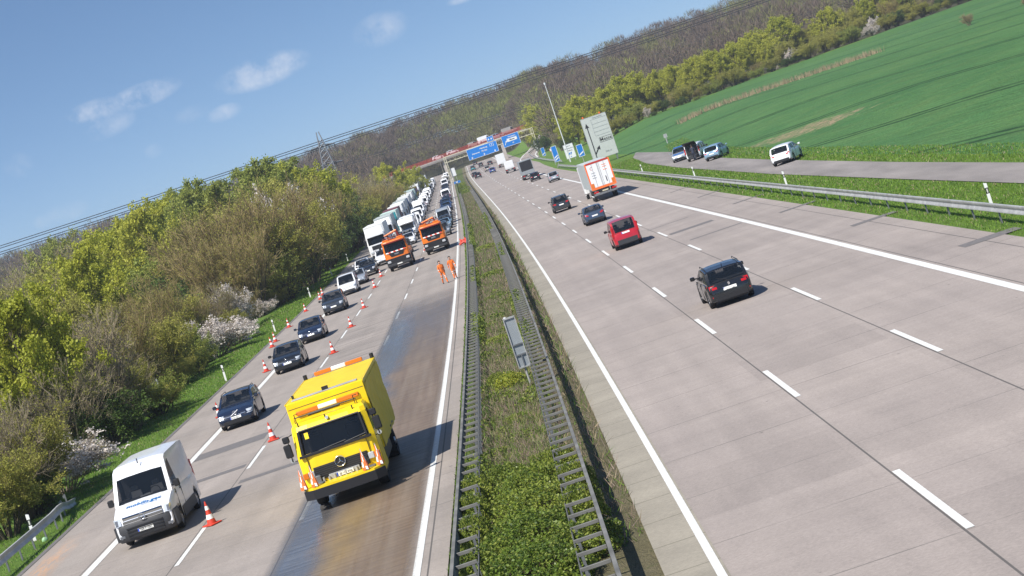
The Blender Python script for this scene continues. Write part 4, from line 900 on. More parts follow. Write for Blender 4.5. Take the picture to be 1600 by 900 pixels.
car('hatch', 5.2, 800, True, 'graphite', 'farthest dark car on the right carriageway, under the bridge', GR, False)

# ------------------------------------------------------------------ left carriageway, coming towards us
GQ = 'vehicles queuing past the roadworks'
v = car('transporter', -14.15, 63.7, False, 'white_car', 'white delivery van with blue lettering on its bonnet, first in the coned lane', GQ)
bl = MB(); 
hood_rot = Matrix.Rotation(R(90), 4, 'Z') @ Matrix.Rotation(R(30), 4, 'X')
to = text_obj('bonnet_lettering', 'mobilis.gec', .27, 'blue_print', v, (0, 0, 0), (0, 0, 0), shear=.15, thick=.002, bold=.006)
to.matrix_local = Matrix.Translation((2.30, .05, 1.262)) @ Matrix.Rotation(R(90), 4, 'Z') @ Matrix.Rotation(R(16), 4, 'X')
to = text_obj('bonnet_lettering', 'autovermietung', .09, 'blue_print', v, (0, 0, 0), (0, 0, 0), thick=.002)
to.matrix_local = Matrix.Translation((2.46, .25, 1.218)) @ Matrix.Rotation(R(90), 4, 'Z') @ Matrix.Rotation(R(16), 4, 'X')
em = MB(); em.tube([(0, .1*math.cos(2*math.pi*j/20), .1*math.sin(2*math.pi*j/20)) for j in range(21)], .012, 'chrome', 5, False)
em.tube([(0, -.06, .07), (0, -.025, -.0), (0, 0, .05), (0, .025, 0), (0, .06, .07)], .01, 'chrome', 4); em.tube([(0, -.075, .02), (0, -.03, -.08), (0, 0, -.02), (0, .03, -.08), (0, .075, .02)], .01, 'chrome', 4); em.build('round_emblem', v, loc=(3.01, 0, .93))
text_obj('plate_lettering', 'LER P 1061', .088, 'ink', v, (3.035, .02, .53), (R(90), 0, R(90)), thick=.003)
drv = None
an = MB(); an.tube([(0, 0, 0), (-.06, 0, .16)], .02, 'black', 5); an.build('roof_aerial', v, loc=(1.15, .05, 2.42))
yellow_truck(-6.93, 57.9)
t = car('estate', -14.75, 92.4, False, 'navy', 'dark navy estate car with roof rails, behind the white delivery van', GQ)
m = MB(); m.tube([(2.375, -.2, .62), (2.375, .2, .82)], .02, 'chrome', 5); m.tube([(2.375, .09*math.cos(2*math.pi*j/16), .72+.09*math.sin(2*math.pi*j/16)) for j in range(17)], .016, 'chrome', 5, False); m.build('grille_badge', t)
text_obj('plate_lettering', 'H KV 871', .088, 'ink', t, (2.40, -.02, .51), (R(90), 0, R(90)), thick=.003)
t = car('hatch', -14.5, 115.8, False, 'black_car', 'black hatchback behind the dark navy estate, chrome star grille', GQ)
star_emblem(t, (2.20, 0, .67), .085)
t = car('hatch', -14.65, 134.8, False, 'navy', 'navy hatchback third behind the white delivery van', GQ)
star_emblem(t, (2.20, 0, .67), .085)
car('suv', -14.75, 159.8, False, 'graphite', 'dark grey off-roader just in front of the small white van', GQ)
car('panel_van', -14.85, 181.6, False, 'white_car', 'small white van behind the dark grey off-roader', GQ)
car('saloon', -14.6, 193.5, False, 'silver', 'silver saloon close behind the small white van', GQ)
car('suv', -14.1, 205.5, False, 'black_car', 'black car beside the nearer orange crane truck, behind the silver saloon', GQ)
car('hatch', -15.2, 216.5, False, 'white_car', 'white hatchback nearest the verge, in front of the first white articulated truck', GQ)
car('suv', -12.95, 221, False, 'white_car', 'white car with a dark grille half hidden behind the nearer crane truck', GQ)
orange_truck(-10.3, 197.5, 'nearer orange crane truck with black bumper, parked beside the coned lane', 1)
orange_truck(-6.6, 207, 'farther orange crane truck with black bumper, standing next to the two road workers', .2)
tr_cols = [('white_car', 'tarpaulin_white', 'white'), ('white_car', 'tarpaulin_grey', 'white'), ('teal', 'tarpaulin_mint', 'teal'), ('navy', 'tarpaulin_wine', 'dark blue'), ('white_car', 'tarpaulin_white', 'white'), ('white_car', 'tarpaulin_white', 'white'), ('white_car', 'tarpaulin_grey', 'white'), ('darkblue', 'tarpaulin_white', 'navy'), ('white_car', 'tarpaulin_white', 'white')]
ORD = ['first', 'second', 'third', 'fourth', 'fifth', 'sixth', 'seventh', 'eighth', 'ninth', 'tenth', 'eleventh', 'twelfth', 'thirteenth', 'fourteenth', 'fifteenth', 'sixteenth', 'seventeenth', 'eighteenth', 'nineteenth', 'twentieth', 'twenty-first', 'twenty-second', 'twenty-third', 'twenty-fourth', 'twenty-fifth', 'twenty-sixth', 'twenty-seventh', 'twenty-eighth', 'twenty-ninth', 'thirtieth', 'thirty-first', 'thirty-second', 'thirty-third', 'thirty-fourth', 'thirty-fifth', 'thirty-sixth', 'thirty-seventh', 'thirty-eighth', 'thirty-ninth', 'fortieth']
trucks_lbl = {0: 'white articulated truck heading the truck queue on the verge side', 1: 'white articulated truck with a grey trailer, second in the truck queue', 2: 'teal articulated truck with a pale mint trailer in the truck queue', 3: 'dark blue articulated truck with a wine red trailer in the truck queue'}
TG = 'articulated trucks queuing in the verge side lane'
ty_ = [247, 281, 301, 320, 339, 358, 377, 396, 416, 437, 458, 480, 503, 527, 552, 578, 605, 634, 664, 695]
for i, y in enumerate(ty_):
    c = tr_cols[i % 9]; lb = trucks_lbl.get(i, f'{c[2]} articulated truck, {ORD[i]} in the truck queue counted from the crane trucks')
    semi(-14.3+rnd.uniform(-.25, .2), y, c[0], c[1], lb, TG, i < 6)
car('panel_van', -14.0, 268.5, False, 'silver', 'silver van squeezed between the first two trucks of the queue', GQ)
mid = [(229, 'hatch', 'black_car', 'black'), (241, 'saloon', 'silver', 'silver'), (253, 'estate', 'white_car', 'white'), (263, 'suv', 'darkblue', 'dark blue'), (277, 'mh', '', 'white'), (287, 'mh', '', 'white'), (298, 'transporter', 'white_car', 'white'), (309, 'transporter', 'white_car', 'white'), (320, 'hatch', 'bluegrey', 'blue grey'), (328, 'estate', 'darkblue', 'dark blue'), (337, 'transporter', 'white_car', 'white'), (347, 'suv', 'graphite', 'dark grey'), (355, 'hatch', 'silver', 'silver'), (363, 'hatch', 'darkblue', 'dark blue'), (372, 'transporter', 'white_car', 'white'), (382, 'mh', '', 'white'), (393, 'saloon', 'black_car', 'black'), (402, 'estate', 'white_car', 'white'), (412, 'hatch', 'darkred', 'dark red'), (422, 'transporter', 'white_car', 'white'), (436, 'suv', 'black_car', 'black'), (448, 'transporter', 'white_car', 'white'), (462, 'hatch', 'graphite', 'dark grey'), (474, 'transporter', 'white_car', 'white'), (490, 'saloon', 'black_car', 'black'), (505, 'transporter', 'white_car', 'white'), (522, 'transporter', 'white_car', 'white'), (540, 'suv', 'black_car', 'black'), (560, 'transporter', 'white_car', 'white'), (575, 'transporter', 'white_car', 'white'), (594, 'transporter', 'white_car', 'white'), (612, 'suv', 'black_car', 'black'), (630, 'transporter', 'white_car', 'white'), (652, 'transporter', 'silver', 'silver'), (675, 'transporter', 'white_car', 'white')]
ORD_ = 0
MG = 'vehicles queuing in the middle lane behind the crane trucks'
KN = {'hatch': 'hatchback', 'saloon': 'saloon car', 'estate': 'estate car', 'suv': 'off-roader', 'transporter': 'van', 'mh': 'motorhome', 'compact': 'compact car', 'minivan': 'van', 'panel_van': 'van'}
for i, (y, k, c, cn) in enumerate(mid):
    lb = f'{cn} {KN[k]}, {ORD[i]} in the middle lane queue behind the nearer crane truck'
    if k == 'mh': motorhome(-11.1+rnd.uniform(-.2, .2), y, lb, MG, y < 300)
    else: car(k, -11.0+rnd.uniform(-.25, .25), y, False, c, lb, MG, y < 300)
LG = 'vehicles queuing in the lane beside the median'
lq = [(243, 'suv', 'grey_car', 'grey'), (254, 'estate', 'skyblue', 'pale blue'), (263.5, 'hatch', 'skyblue', 'pale blue'), (272, 'suv', 'navy', 'navy'), (282, 'transporter', 'silver', 'silver'), (292, 'hatch', 'black_car', 'black'), (301, 'estate', 'darkblue', 'dark blue'), (310, 'minivan', 'white_car', 'white'), (318, 'suv', 'darkblue', 'dark blue'), (327, 'hatch', 'blue_car', 'blue'), (336, 'saloon', 'darkblue', 'dark blue'), (345, 'suv', 'darkblue', 'dark blue'), (354, 'hatch', 'blue_car', 'blue'), (363, 'estate', 'navy', 'navy'), (373, 'suv', 'darkblue', 'dark blue'), (383, 'hatch', 'darkblue', 'dark blue'), (393, 'estate', 'black_car', 'black'), (404, 'hatch', 'bluegrey', 'blue grey'), (415, 'suv', 'darkred', 'dark red'), (427, 'transporter', 'white_car', 'white'), (442, 'hatch', 'navy', 'navy'), (456, 'suv', 'darkblue', 'dark blue'), (472, 'estate', 'white_car', 'white'), (490, 'hatch', 'navy', 'navy'), (508, 'saloon', 'darkblue', 'dark blue'), (530, 'suv', 'black_car', 'black'), (552, 'hatch', 'navy', 'navy'), (578, 'transporter', 'white_car', 'white'), (610, 'transporter', 'beige_car', 'beige'), (645, 'transporter', 'white_car', 'white'), (670, 'suv', 'navy', 'navy'), (690, 'transporter', 'white_car', 'white')]
for i, (y, k, c, cn) in enumerate(lq):
    car(k, -6.1+rnd.uniform(-.3, .3), y, False, c, f'{cn} {KN[k]}, {ORD[i]} in the median side queue behind the farther crane truck', LG, y < 300)

# ------------------------------------------------------------------ service road on the right
SG = 'cars parked on the service road'
pc = car('hatch', 23.1, 230, False, 'silver', 'silver police car with a blue bonnet and roof light bar on the service road', SG, rz=R(-12), name='police_car')
pb = MB(); pb.hexa([(.95, -.66, .955), (1.98, -.58, .79), (1.98, .58, .79), (.95, .66, .955), (.95, -.66, 1.0), (1.98, -.58, .87), (1.98, .58, .87), (.95, .66, 1.0)], 'hood_blue'); pb.build('blue_bonnet', pc)
lb_ = MB(); lb_.box(-.15, .12, -.55, .55, 1.52, 1.64, 'hood_blue', .03); lb_.build('roof_light_bar', pc)
rc = car('minivan', 23.8, 219, True, 'white_car', 'white car with its black tailgate raised on the service road, person leaning at it', SG, rz=R(-20))
tg = MB(); tg.hexa([(-2.1, -.72, 1.72), (-2.1, .72, 1.72), (-2.1, .72, 1.78), (-2.1, -.72, 1.78), (-2.95, -.7, 2.08), (-2.95, .7, 2.08), (-2.95, .7, 2.15), (-2.95, -.7, 2.15)], 'black'); tg.build('raised_tailgate', rc)
bt = MB(); bt.box(-2.215, -2.19, -.68, .68, .62, 1.7, 'black'); bt.build('open_boot', rc)
car('hatch', 24.1, 205, True, 'skyblue', 'pale blue hatchback with a dark rear window on the service road', SG, rz=R(-22))
car('hatch', 23.35, 156, True, 'white_car', 'white hatchback standing alone on the service road, one red tail light', SG, rz=R(-22))

mat('sign_pale', (.46, .49, .47), .5, var=.04, vs=2); mat('mast_white', (.6, .62, .63), .45); mat('litter_green', (.3, .5, .27), .4)
# ------------------------------------------------------------------ guard rails
def rail_strip(m, uf, ya, yb, z0, prof, k, step=4.0):
    ys = list(np.arange(ya, yb, step))+[yb]; rings = []
    for y in ys:
        h = heading(y); c, s = math.cos(h), -math.sin(h); p = P(uf(y), y); zb = z0(y) if callable(z0) else z0
        rings.append([(p.x+a*c, p.y+a*s, p.z+zb+b) for a, b in prof])
    m.loft(rings, k)
WB = [(-.04, 0), (.04, .0), (.045, .06), (-.005, .11), (-.005, .19), (.045, .24), (.04, .31), (-.04, .31), (-.04, .24), (-.05, .155), (-.04, .07)]
def barrier(label, uf, ub, ya, yb, group):
    """ one W-beam rail at uf with cantilever bars every 1.33 m towards a thin rear strap at ub """
    root = tag(empty('median_barrier', P(uf, ya)), label, 'barrier', group)
    def fin(m, nm, par=root):
        o = m.build(nm, par, 50); o.data.transform(Matrix.Translation(-root.location)); return o
    sg = 1 if ub < uf else -1
    m = MB(); rail_strip(m, lambda y: uf, ya, yb, .44, [(a*sg, b) for a, b in (WB if sg > 0 else WB[::-1])], 'rail_steel'); fin(m, 'rail')
    m = MB(); rail_strip(m, lambda y: ub, ya, yb, .52, [(-.012, 0), (.012, 0), (.012, .07), (-.012, .07)], 'strap_steel'); fin(m, 'rear_strap')
    d = ub-uf; bar = MB(); bar.box(min(.05*-sg, d), max(.05*-sg, d), -.025, .025, .62, .70, 'rail_steel', .008)
    bar.box(d+.10*sg-.03, d+.10*sg+.03, -.03, .03, -.1, .62, 'steel_dark'); bar.box(min(d, d+.02*sg), max(d, d+.02*sg), -.04, .04, .35, .66, 'steel_dark')
    bme = bar.mesh('cross_bar'); rest = MB(); n = 0; y = ya+.5
    while y < yb-.5:
        p = P(uf, y)-root.location; h = heading(y)
        if n < 98: inst(bme, 'cross_bar', root, None, p, -h); n += 1
        elif y < 420: rest.merge(bar, p)
        y += 1.333
    ro = rest.build('cross_bars', root); ro['kind'] = 'stuff'; return root
MATS.pop('x', None); mat('rail_steel', (.15, .148, .138), .75, .05, var=.4, vs=1.2); mat('strap_steel', (.1, .1, .095), .7, .1)
BG = 'steel barriers along the median'
barrier('steel double barrier of the median facing the queue side, overgrown by the leafy bush', -3.32, -2.8, 30.2, 640, BG)
barrier('steel double barrier of the median casting a dark shadow towards the free carriageway', -.15, -.8, 30.2, 640, BG)
RU = [(50, 17.12), (330, 17.15), (388, 16.75)]
def guard(label, uf, ya, yb, sp, endlow, side):
    root = tag(empty('guard_rail', P(uf(ya), ya)), label, 'guard rail', None)
    zf = lambda y: .44-(.5*sst(yb-6, yb, y) if endlow else 0)
    m = MB(); rail_strip(m, uf, ya, yb, zf, [(a*side, b) for a, b in (WB if side > 0 else WB[::-1])], 'steel', 2.0); o = m.build('rail', root, 50); o.data.transform(Matrix.Translation(-root.location))
    pm = MB(); pm.box(-.03, .03, -.03, .03, -.25, .66, 'steel_dark'); pm.box(-.09*1, .0, -.02, .02, .5, .62, 'steel_dark'); pme = pm.mesh('post'); y = ya+.7; n = 0
    while y < yb-1 and n < 100:
        inst(pme, 'post', root, None, P(uf(y)+.09*-side, y, -.0)-root.location, -heading(y)); y += sp; n += 1
guard('long grey guard rail on the right verge between motorway and service road', lambda y: pw(y, RU), 52, 390, 4.0, True, -1)
guard('grey guard rail ending in the grass beside the white delivery van', lambda y: -20.15-.9*sst(76, 84, y), 50, 84, 2.0, True, 1)
guard('short guard rail behind the blue countdown marker on the exit lane', lambda y: pw(y, [(410, 19), (470, 19.0), (540, 19.4), (640, 21.5), (690, 26)]), 410, 690, 8.0, False, -1)

# ------------------------------------------------------------------ delineator posts, cones
def post_parts():
    b, k, r = MB(), MB(), MB()
    pr = [(-.06, -.05), (.06, -.05), (.05, .05), (-.05, .05)]
    b.loft([[(x, y, z) for x, y in pr] for z in (0, .62)], 'cone_white'); k.loft([[(x, y, z) for x, y in pr] for z in (.62, .86)], 'ink'); b.loft([[(x, y, z+(.04 if x < 0 and z > .9 else 0)) for x, y in pr] for z in (.86, 1.03)], 'cone_white'); r.box(-.025, .025, -.056, -.05, .66, .82, 'silver_tape')
    return b.mesh('post_body'), k.mesh('black_band'), r.mesh('reflector')
PP = post_parts()
def delin(u, y, label, g, rx=0):
    t = tag(empty('delineator_post', P(u, y), -heading(y)), label, 'marker post', g); t.rotation_euler[1] = rx
    inst(PP[0], 'post_body', t); o = inst(PP[1], 'black_band', t); inst(PP[2], 'reflector', o)
LB = ['white marker post behind the guard rail left of the delivery van', 'white marker post on the verge beside the dark navy estate', 'white marker post beside the white blossom bush', 'white marker post on the shaded verge beside the small white van', 'white marker post on the shaded verge beside the silver saloon', 'last white marker post on the verge before the truck queue']
for (y, u), l in zip([(75.5, -20.9), (126, -19.75), (163, -20.2), (203.7, -20.4), (240, -20.45), (273, -20.3)], LB): delin(u, y, l, 'white marker posts on the left verge', R(2))
LB = ['white marker post behind the right guard rail, nearest to the camera', 'white marker post in the grass below the lone white parked car', 'white marker post in the grass below the open tailgate car', 'white marker post second to the right of the orange framed trailer', 'white marker post closest to the orange framed trailer']
for (y, u), l in zip([(78.2, 18.35), (130.3, 18.5), (182.4, 18.5), (233.3, 18.4), (284, 18.3)], LB): delin(u, y, l, 'white marker posts behind the right guard rail')
def cone_parts():
    bs, rd, wh = MB(), MB(), [MB(), MB()]; N = 16
    bs.box(-.24, .24, -.24, .24, 0, .045, 'cone_red', .015); r = lambda z: .165-.145*(z/.78)**.9
    rg = lambda z, e=0: [((r(z)+e)*math.cos(2*math.pi*j/N), (r(z)+e)*math.sin(2*math.pi*j/N), z) for j in range(N)]
    rd.loft([rg(z) for z in (.045, .2, .35, .5, .65, .78)], 'cone_red')
    for q, (a, b) in enumerate(((.2, .35), (.5, .63))): wh[q].loft([rg(a, .004), rg(b, .004)], 'cone_white', False)
    return bs.mesh('cone_base'), rd.mesh('cone_body'), wh[0].mesh('white_band'), wh[1].mesh('white_band')
CP = cone_parts()
def cone(u, y, label, g, rz=0, fallen=False):
    p = P(u, y, .016); t = tag(empty('traffic_cone', p, rz), label, 'traffic cone', g)
    if fallen: t.rotation_euler = (R(88), 0, rz); t.location.z += .2
    inst(CP[0], 'cone_base', t); b = inst(CP[1], 'cone_body', t); inst(CP[2], 'white_band', b); inst(CP[3], 'white_band', b)
G1 = 'red and white cones between the coned lane and the works'
L1 = ['red and white cone nearest the camera, right of the delivery van', 'red and white cone between the navy estate and the yellow lorry', 'red and white cone behind the yellow lorry roof beside the first black hatchback', 'red and white cone beside the second dark hatchback, right of its bonnet', 'red and white cone beside the dark grey off-roader', 'red and white cone beside the small white van', 'red and white cone at the front wheel of the nearer crane truck']
for (y, u), l in zip([(63.2, -12.0), (82, -11.95), (118.6, -12.0), (136.8, -12.0), (153.9, -12.0), (179, -12.3), (196, -12.4)], L1): cone(u, y, l, G1, rnd.uniform(0, 1))
cone(-8.3, 223, 'red and white cone standing between the two orange crane trucks', G1)
G2 = 'red and white cones along the hard shoulder'
L2 = ['red and white cone half hidden behind the dark navy estate', 'red and white cone half hidden behind the first black hatchback', 'nearer of two close cones on the hard shoulder beside the second dark hatchback', 'farther of two close cones on the hard shoulder beside the second dark hatchback', 'lone cone on the hard shoulder edge above the second dark hatchback', 'cone on the hard shoulder edge midway to the dark grey off-roader', 'nearer of two close cones on the hard shoulder beside the off-roader', 'farther of two close cones on the hard shoulder beside the off-roader']
for (y, u), l in zip([(101.5, -16.9), (122, -16.6), (144, -18.5), (149, -18.75), (162.2, -18.9), (178.3, -18.8), (192, -18.45), (198.9, -18.7)], L2): cone(u, y, l, G2, rnd.uniform(0, 1))
# the orange bundle lying at the median edge by the crane trucks
m = MB()
for q in range(3): m.tube([(-.5, -.2+q*.2, .12), (0, -.15+q*.2, .3+.08*q), (.55, -.3+q*.25, .15)], [.06, .16, .05], 'cone_red', 7)
for q in range(2): m.tube([(-.35+q*.5, -.3, .1), (-.2+q*.5, 0, .45), (-.3+q*.5, .3, .7)], [.09, .12, .04], 'cone_red', 7)
tag(m.build('folded_warning_flag', loc=P(-3.75, 205)), 'crumpled orange warning flag lying at the grass edge by the crane trucks', 'flag')
# litter on the verge
m = MB(); N = 10; m.loft([[((.10+.03*math.sin(j*2.3+z*9))*math.cos(2*math.pi*j/N)*f, (.09+.03*math.cos(j*1.7))*math.sin(2*math.pi*j/N)*f, z) for j in range(N)] for z, f in ((0, .9), (.06, 1), (.12, .8), (.16, .3))], 'litter_green')
tag(m.build('plastic_bag', loc=P(-20.2, 74.2)), 'pale green plastic bag lying in the grass under the left guard rail', 'bag')

# ------------------------------------------------------------------ signs
def sign_board(parent, name, w_, h, z0, k, rim='steel', y=0.0, th=.06):
    b = MB(); b.box(-w_/2, w_/2, y, y+th, z0, z0+h, k, .01); o = b.build(name, parent); f = MB()
    if rim:
        for x0, x1, a, c in ((-w_/2, w_/2, z0-.02, z0+.05), (-w_/2, w_/2, z0+h-.05, z0+h+.02), (-w_/2-.02, -w_/2+.05, z0, z0+h), (w_/2-.05, w_/2+.02, z0, z0+h)): f.box(x0, x1, y-.012, y+th+.01, a, c, rim)
        f.build('sign_rim', o)
    return o
FRONT = (R(90), 0, 0)           # lettering facing the camera (-Y)
# back of the narrow sign in the median
t = tag(empty('median_sign', P(-1.0, 71), R(3)), 'narrow upright grey sign seen from behind, standing in the median bushes', 'sign')
m = MB(); m.cyl((0, .06, -.2), (0, .06, .85), .038, 'steel'); m.build('post', t)
b = MB(); b.box(-.20, .20, 0, .03, .78, 2.6, 'sign_grey'); bo = b.build('sign_panel', t); f = MB()
for x0, x1, a, c in ((-.22, -.19, .76, 2.62), (.19, .22, .76, 2.62), (-.22, .22, 2.58, 2.64), (-.22, .22, .75, .80)): f.box(x0, x1, -.05, .04, a, c, 'steel')
for z in (1.24, 1.62): f.box(-.2, .2, -.05, .0, z-.03, z+.02, 'steel_dark')
f.box(-.01, .03, -.05, .0, .78, 1.22, 'steel_dark'); f.box(-.18, -.1, -.02, .03, 2.63, 2.68, 'white'); f.build('panel_ribs', bo)
# large grey lane direction sign
t = tag(empty('direction_sign', P(21.0, 322), -R(2)), 'huge grey lane sign with black arrows and the word Messe beside the orange framed trailer', 'sign')
t.location.x = 17.75
so_ = sign_board(t, 'sign_face', 4.25, 6.9, .9, 'sign_pale', 'steel', 0, .1)
m = MB()
for x in (-1.5, 1.75): MB().box(x-.12, x+.12, .12, .4, -1, 6.5, 'steel_dark', .02).build('sign_post', t)
a = MB(); y0, y1 = -.03, -.014
a.box(-1.5, -1.36, y0, y1, 1.2, 6.3, 'ink'); a.prism([(-1.75, 6.2), (-1.11, 6.2), (-1.43, 6.95)], 'y', y0-.002, y1-.002, 'ink')
a.prism([(-1.36, 1.7), (-1.36, 1.95), (-.72, 2.72), (-.58, 2.6)], 'y', y0, y1, 'ink'); a.prism([(-.98, 2.62), (-.42, 2.98), (-.46, 2.3)], 'y', y0-.002, y1-.002, 'ink'); a.build('lane_arrows', so_)
fr = MB()
for x0, x1, z0, z1 in ((-.15, 1.95, 3.35, 3.38), (-.15, 1.95, 4.12, 4.15), (-.15, -.12, 3.35, 4.15), (1.92, 1.95, 3.35, 4.15)): fr.box(x0, x1, y0, y1, z0, z1, 'ink')
for x0, x1, z0, z1 in ((-.55, 1.95, 7.25, 7.27), (-.55, 1.95, 4.55, 4.57), (-.55, -.53, 4.55, 7.27)): fr.box(x0, x1, y0, y1, z0, z1, 'sign_grey')
for z in (5.2, 5.85, 6.5): fr.box(-.5, 1.9, y0, y1, z, z+.02, 'sign_grey')
fr.build('word_frame', so_)
text_obj('lettering', 'Messe', .78, 'ink', so_, (.9, -.016, 3.74), FRONT, thick=.01, bold=.002)
text_obj('lettering', '500 m', .42, 'sign_grey', so_, (.75, -.016, 1.7), FRONT, thick=.01); text_obj('lettering', 'Messeverkehr', .3, 'sign_grey', so_, (.6, -.016, 7.5), FRONT, thick=.01)
for x in (-1.6, 1.2): MB().box(x-.14, x+.14, -.05, .2, 7.82, 8.1, 'flag_orange', .03).build('warning_lamp', t)
# white board
p = P(21.2, 407); t = tag(empty('notice_board', Vector((15.75, 407, p.z))), 'white notice board with three lines and blue grey symbols near the tall mast', 'sign')
so_ = sign_board(t, 'sign_face', 2.05, 2.95, .55, 'sign_white', 'steel'); [MB().box(x-.05, x+.05, .07, .17, -.8, 3.0, 'steel').build('sign_post', t) for x in (-.7, .7)]
for z, s in ((3.1, 'Land in'), (2.62, 'Niedersachsen'), (2.15, 'Umleitung')): text_obj('lettering', s, .3, 'ink', so_, (0, -.016, z), FRONT, thick=.01)
text_obj('lettering', 'A7', .6, 'sign_blue', so_, (0, -.016, 1.5), FRONT, thick=.01, bold=.03)
m = MB(); m.prism([(-.12, .95), (.12, .95), (0, .7)], 'y', -.03, -.014, 'sign_blue'); m.build('down_arrow', so_)
# blue countdown markers
def beacon_sign(x, y, zb, h, n, label, w_=.9):
    t = tag(empty('countdown_marker', Vector((x, y, zb))), label, 'sign', 'blue countdown markers before the exit')
    so_ = sign_board(t, 'sign_face', w_, h, .5, 'sign_blue', 'sign_white'); m = MB(); m.cyl((0, .12, -1.2), (0, .12, .6), .06, 'steel'); m.build('post', t); s = MB()
    for i in range(n): z = .7+i*.5; s.prism([(-w_*.36, z), (-w_*.36, z+.26), (w_*.36, z+.7), (w_*.36, z+.44)], 'y', -.03, -.014, 'sign_white')
    s.build('white_stripes', so_)
beacon_sign(13.75, 527, 3.1, 2.2, 1, 'blue countdown marker farthest away, with one white stripe'); beacon_sign(13.1, 416, 2.1, 3.3, 2, 'tall blue countdown marker left of the white notice board', 1.1); beacon_sign(16.0, 364, 2.3, 2.2, 1, 'blue countdown marker partly hidden behind the orange framed trailer', 1.1)
# small signs by the marker
for (x, y, zb, nm, lb_) in ((12.55, 418, 4.2, 'white_square_sign', 'small white square sign beside the tall blue countdown marker'), (-11.6, 600, 4.2, None, '')):
    if nm:
        t = tag(empty('small_sign', Vector((x, y, P(18.5, y).z))), lb_, 'sign'); m = MB(); m.cyl((0, .1, -.5), (0, .1, 3.6), .05, 'steel'); m.build('post', t); sign_board(t, 'sign_face', .6, .6, 3.0, 'sign_white', 'rust_red')
# tall mast
t = tag(empty('light_mast', Vector((15.1, 402, P(20.5, 402).z))), 'tall slim pale mast rising beside the white notice board', 'mast'); m = MB(); m.tube([(0, 0, -.5), (0, 0, 8), (0, 0, 16.4)], [.13, .1, .07], 'mast_white', 10); m.build('shaft', t); m = MB(); m.cyl((0, 0, 16.3), (0, 0, 16.75), .18, 'mast_white', 10); m.build('mast_head', t)
# signs in the median, far
t = tag(empty('median_notice', P(-3.0, 600)), 'grey back of a sign standing in the far median beside the queue', 'sign'); [MB().box(x-.05, x+.05, .09, .19, -.3, 2.2, 'steel').build('sign_post', t) for x in (-.4, .4)]; sign_board(t, 'sign_face', 1.35, 2.5, 1.9, 'sign_white', 'steel')
t = tag(empty('median_marker', P(-2.8, 560)), 'small blue sign low in the far median', 'sign'); m = MB(); m.cyl((0, .1, -.3), (0, .1, .5), .05, 'steel'); m.build('post', t); so_ = sign_board(t, 'sign_face', 1.9, .75, .3, 'sign_blue', 'steel'); s = MB(); s.prism([(-.3, .5), (.2, .5), (.2, .85), (-.3, .85)], 'y', -.03, -.014, 'sign_white'); s.build('white_symbol', so_)
t = tag(empty('field_post', Vector((26.4, 305, gz(26.4-dxr(305), 305)))), 'small grey post at the field corner above the police car', 'post'); m = MB(); m.cyl((0, 0, -.2), (0, 0, 1.4), .09, 'steel', 8); m.build('shaft', t); m = MB(); m.box(-.28, .28, -.05, .05, .9, 1.5, 'steel'); m.build('plate', t)
# two thin poles in the left verge
for y, u, l in ((118, -23.4, 'left of two thin grey stakes in the shade under the bushes'), (121, -22.9, 'right of two thin grey stakes in the shade under the bushes')):
    m = MB(); m.cyl((0, 0, -.3), (-.1, 0, 1.9), .035, 'steel', 8); tag(m.build('wooden_stake', loc=P(u, y)), l, 'stake', 'thin stakes on the left verge')

# ------------------------------------------------------------------ sign gantry
GY = 600; gz0 = zr(GY)
t = tag(empty('sign_gantry', Vector((14.4, GY, gz0))), 'pale lattice gantry across the right carriageway carrying two blue signs', 'gantry')
for x in (-27.5, 0):
    m = MB()
    for dx, dy in ((-.35, -.4), (.35, -.4), (-.35, .4), (.35, .4)): m.box(x+dx-.07, x+dx+.07, dy-.07, dy+.07, -.5, 8.3, 'beige')
    for i in range(7):
        z = .3+i*1.1; m.tube([(x-.35, -.4, z), (x+.35, -.4, z+1.1)], .04, 'beige', 4); m.tube([(x+.35, -.4, z), (x-.35, -.4, z+1.1)], .04, 'beige', 4)
    m.build('gantry_post', t)
m = MB()
for dz in (6.5, 8.2):
    for dy in (-.4, .4): m.box(-27.9, .4, dy-.09, dy+.09, dz-.1, dz+.1, 'beige')
for i in range(19):
    x = -27.5+i*1.5; m.tube([(x, -.4, 6.5), (x+.75, -.4, 8.2), (x+1.5, -.4, 6.5)], .05, 'beige', 4)
m.build('lattice_beam', t)
def blue_sign(cx, w_, z0, h, label, words, arrow=None, downs=()):
    s = tag(empty('motorway_sign', Vector((cx, GY-.62, gz0))), label, 'sign', 'blue signs on the gantry')
    so_ = sign_board(s, 'sign_face', w_, h, z0, 'sign_blue', 'sign_white', 0, .12)
    for (x, z, size, txt, al) in words: text_obj('lettering', txt, size, 'sign_white', so_, (x, -.016, z0+z), FRONT, thick=.01, align=al, bold=.012)
    m = MB()
    for x in downs: m.box(x-.07, x+.07, -.03, -.014, z0+.45, z0+.8, 'sign_white'); m.prism([(x-.28, z0+.5), (x+.28, z0+.5), (x, z0+.14)], 'y', -.032, -.016, 'sign_white')
    if arrow: x, z = arrow; m.prism([(x, z0+z), (x+.14, z0+z-.1), (x+.75, z0+z+.85), (x+.6, z0+z+.93)], 'y', -.03, -.014, 'sign_white'); m.prism([(x+.38, z0+z+.88), (x+.9, z0+z+.6), (x+.92, z0+z+1.28)], 'y', -.032, -.016, 'sign_white')
    if m.v: m.build('arrows', so_)
    return so_, z0
so_, z0 = blue_sign(-1.5, 9.4, 4.85, 3.2, 'wide blue motorway sign with three white down arrows on the gantry', [(.5, 2.35, .62, 'Hamburg', 'CENTER'), (-1.0, 1.45, .62, 'Hannover   Mi-Ost', 'CENTER')], None, (-3.6, .2, 3.6))
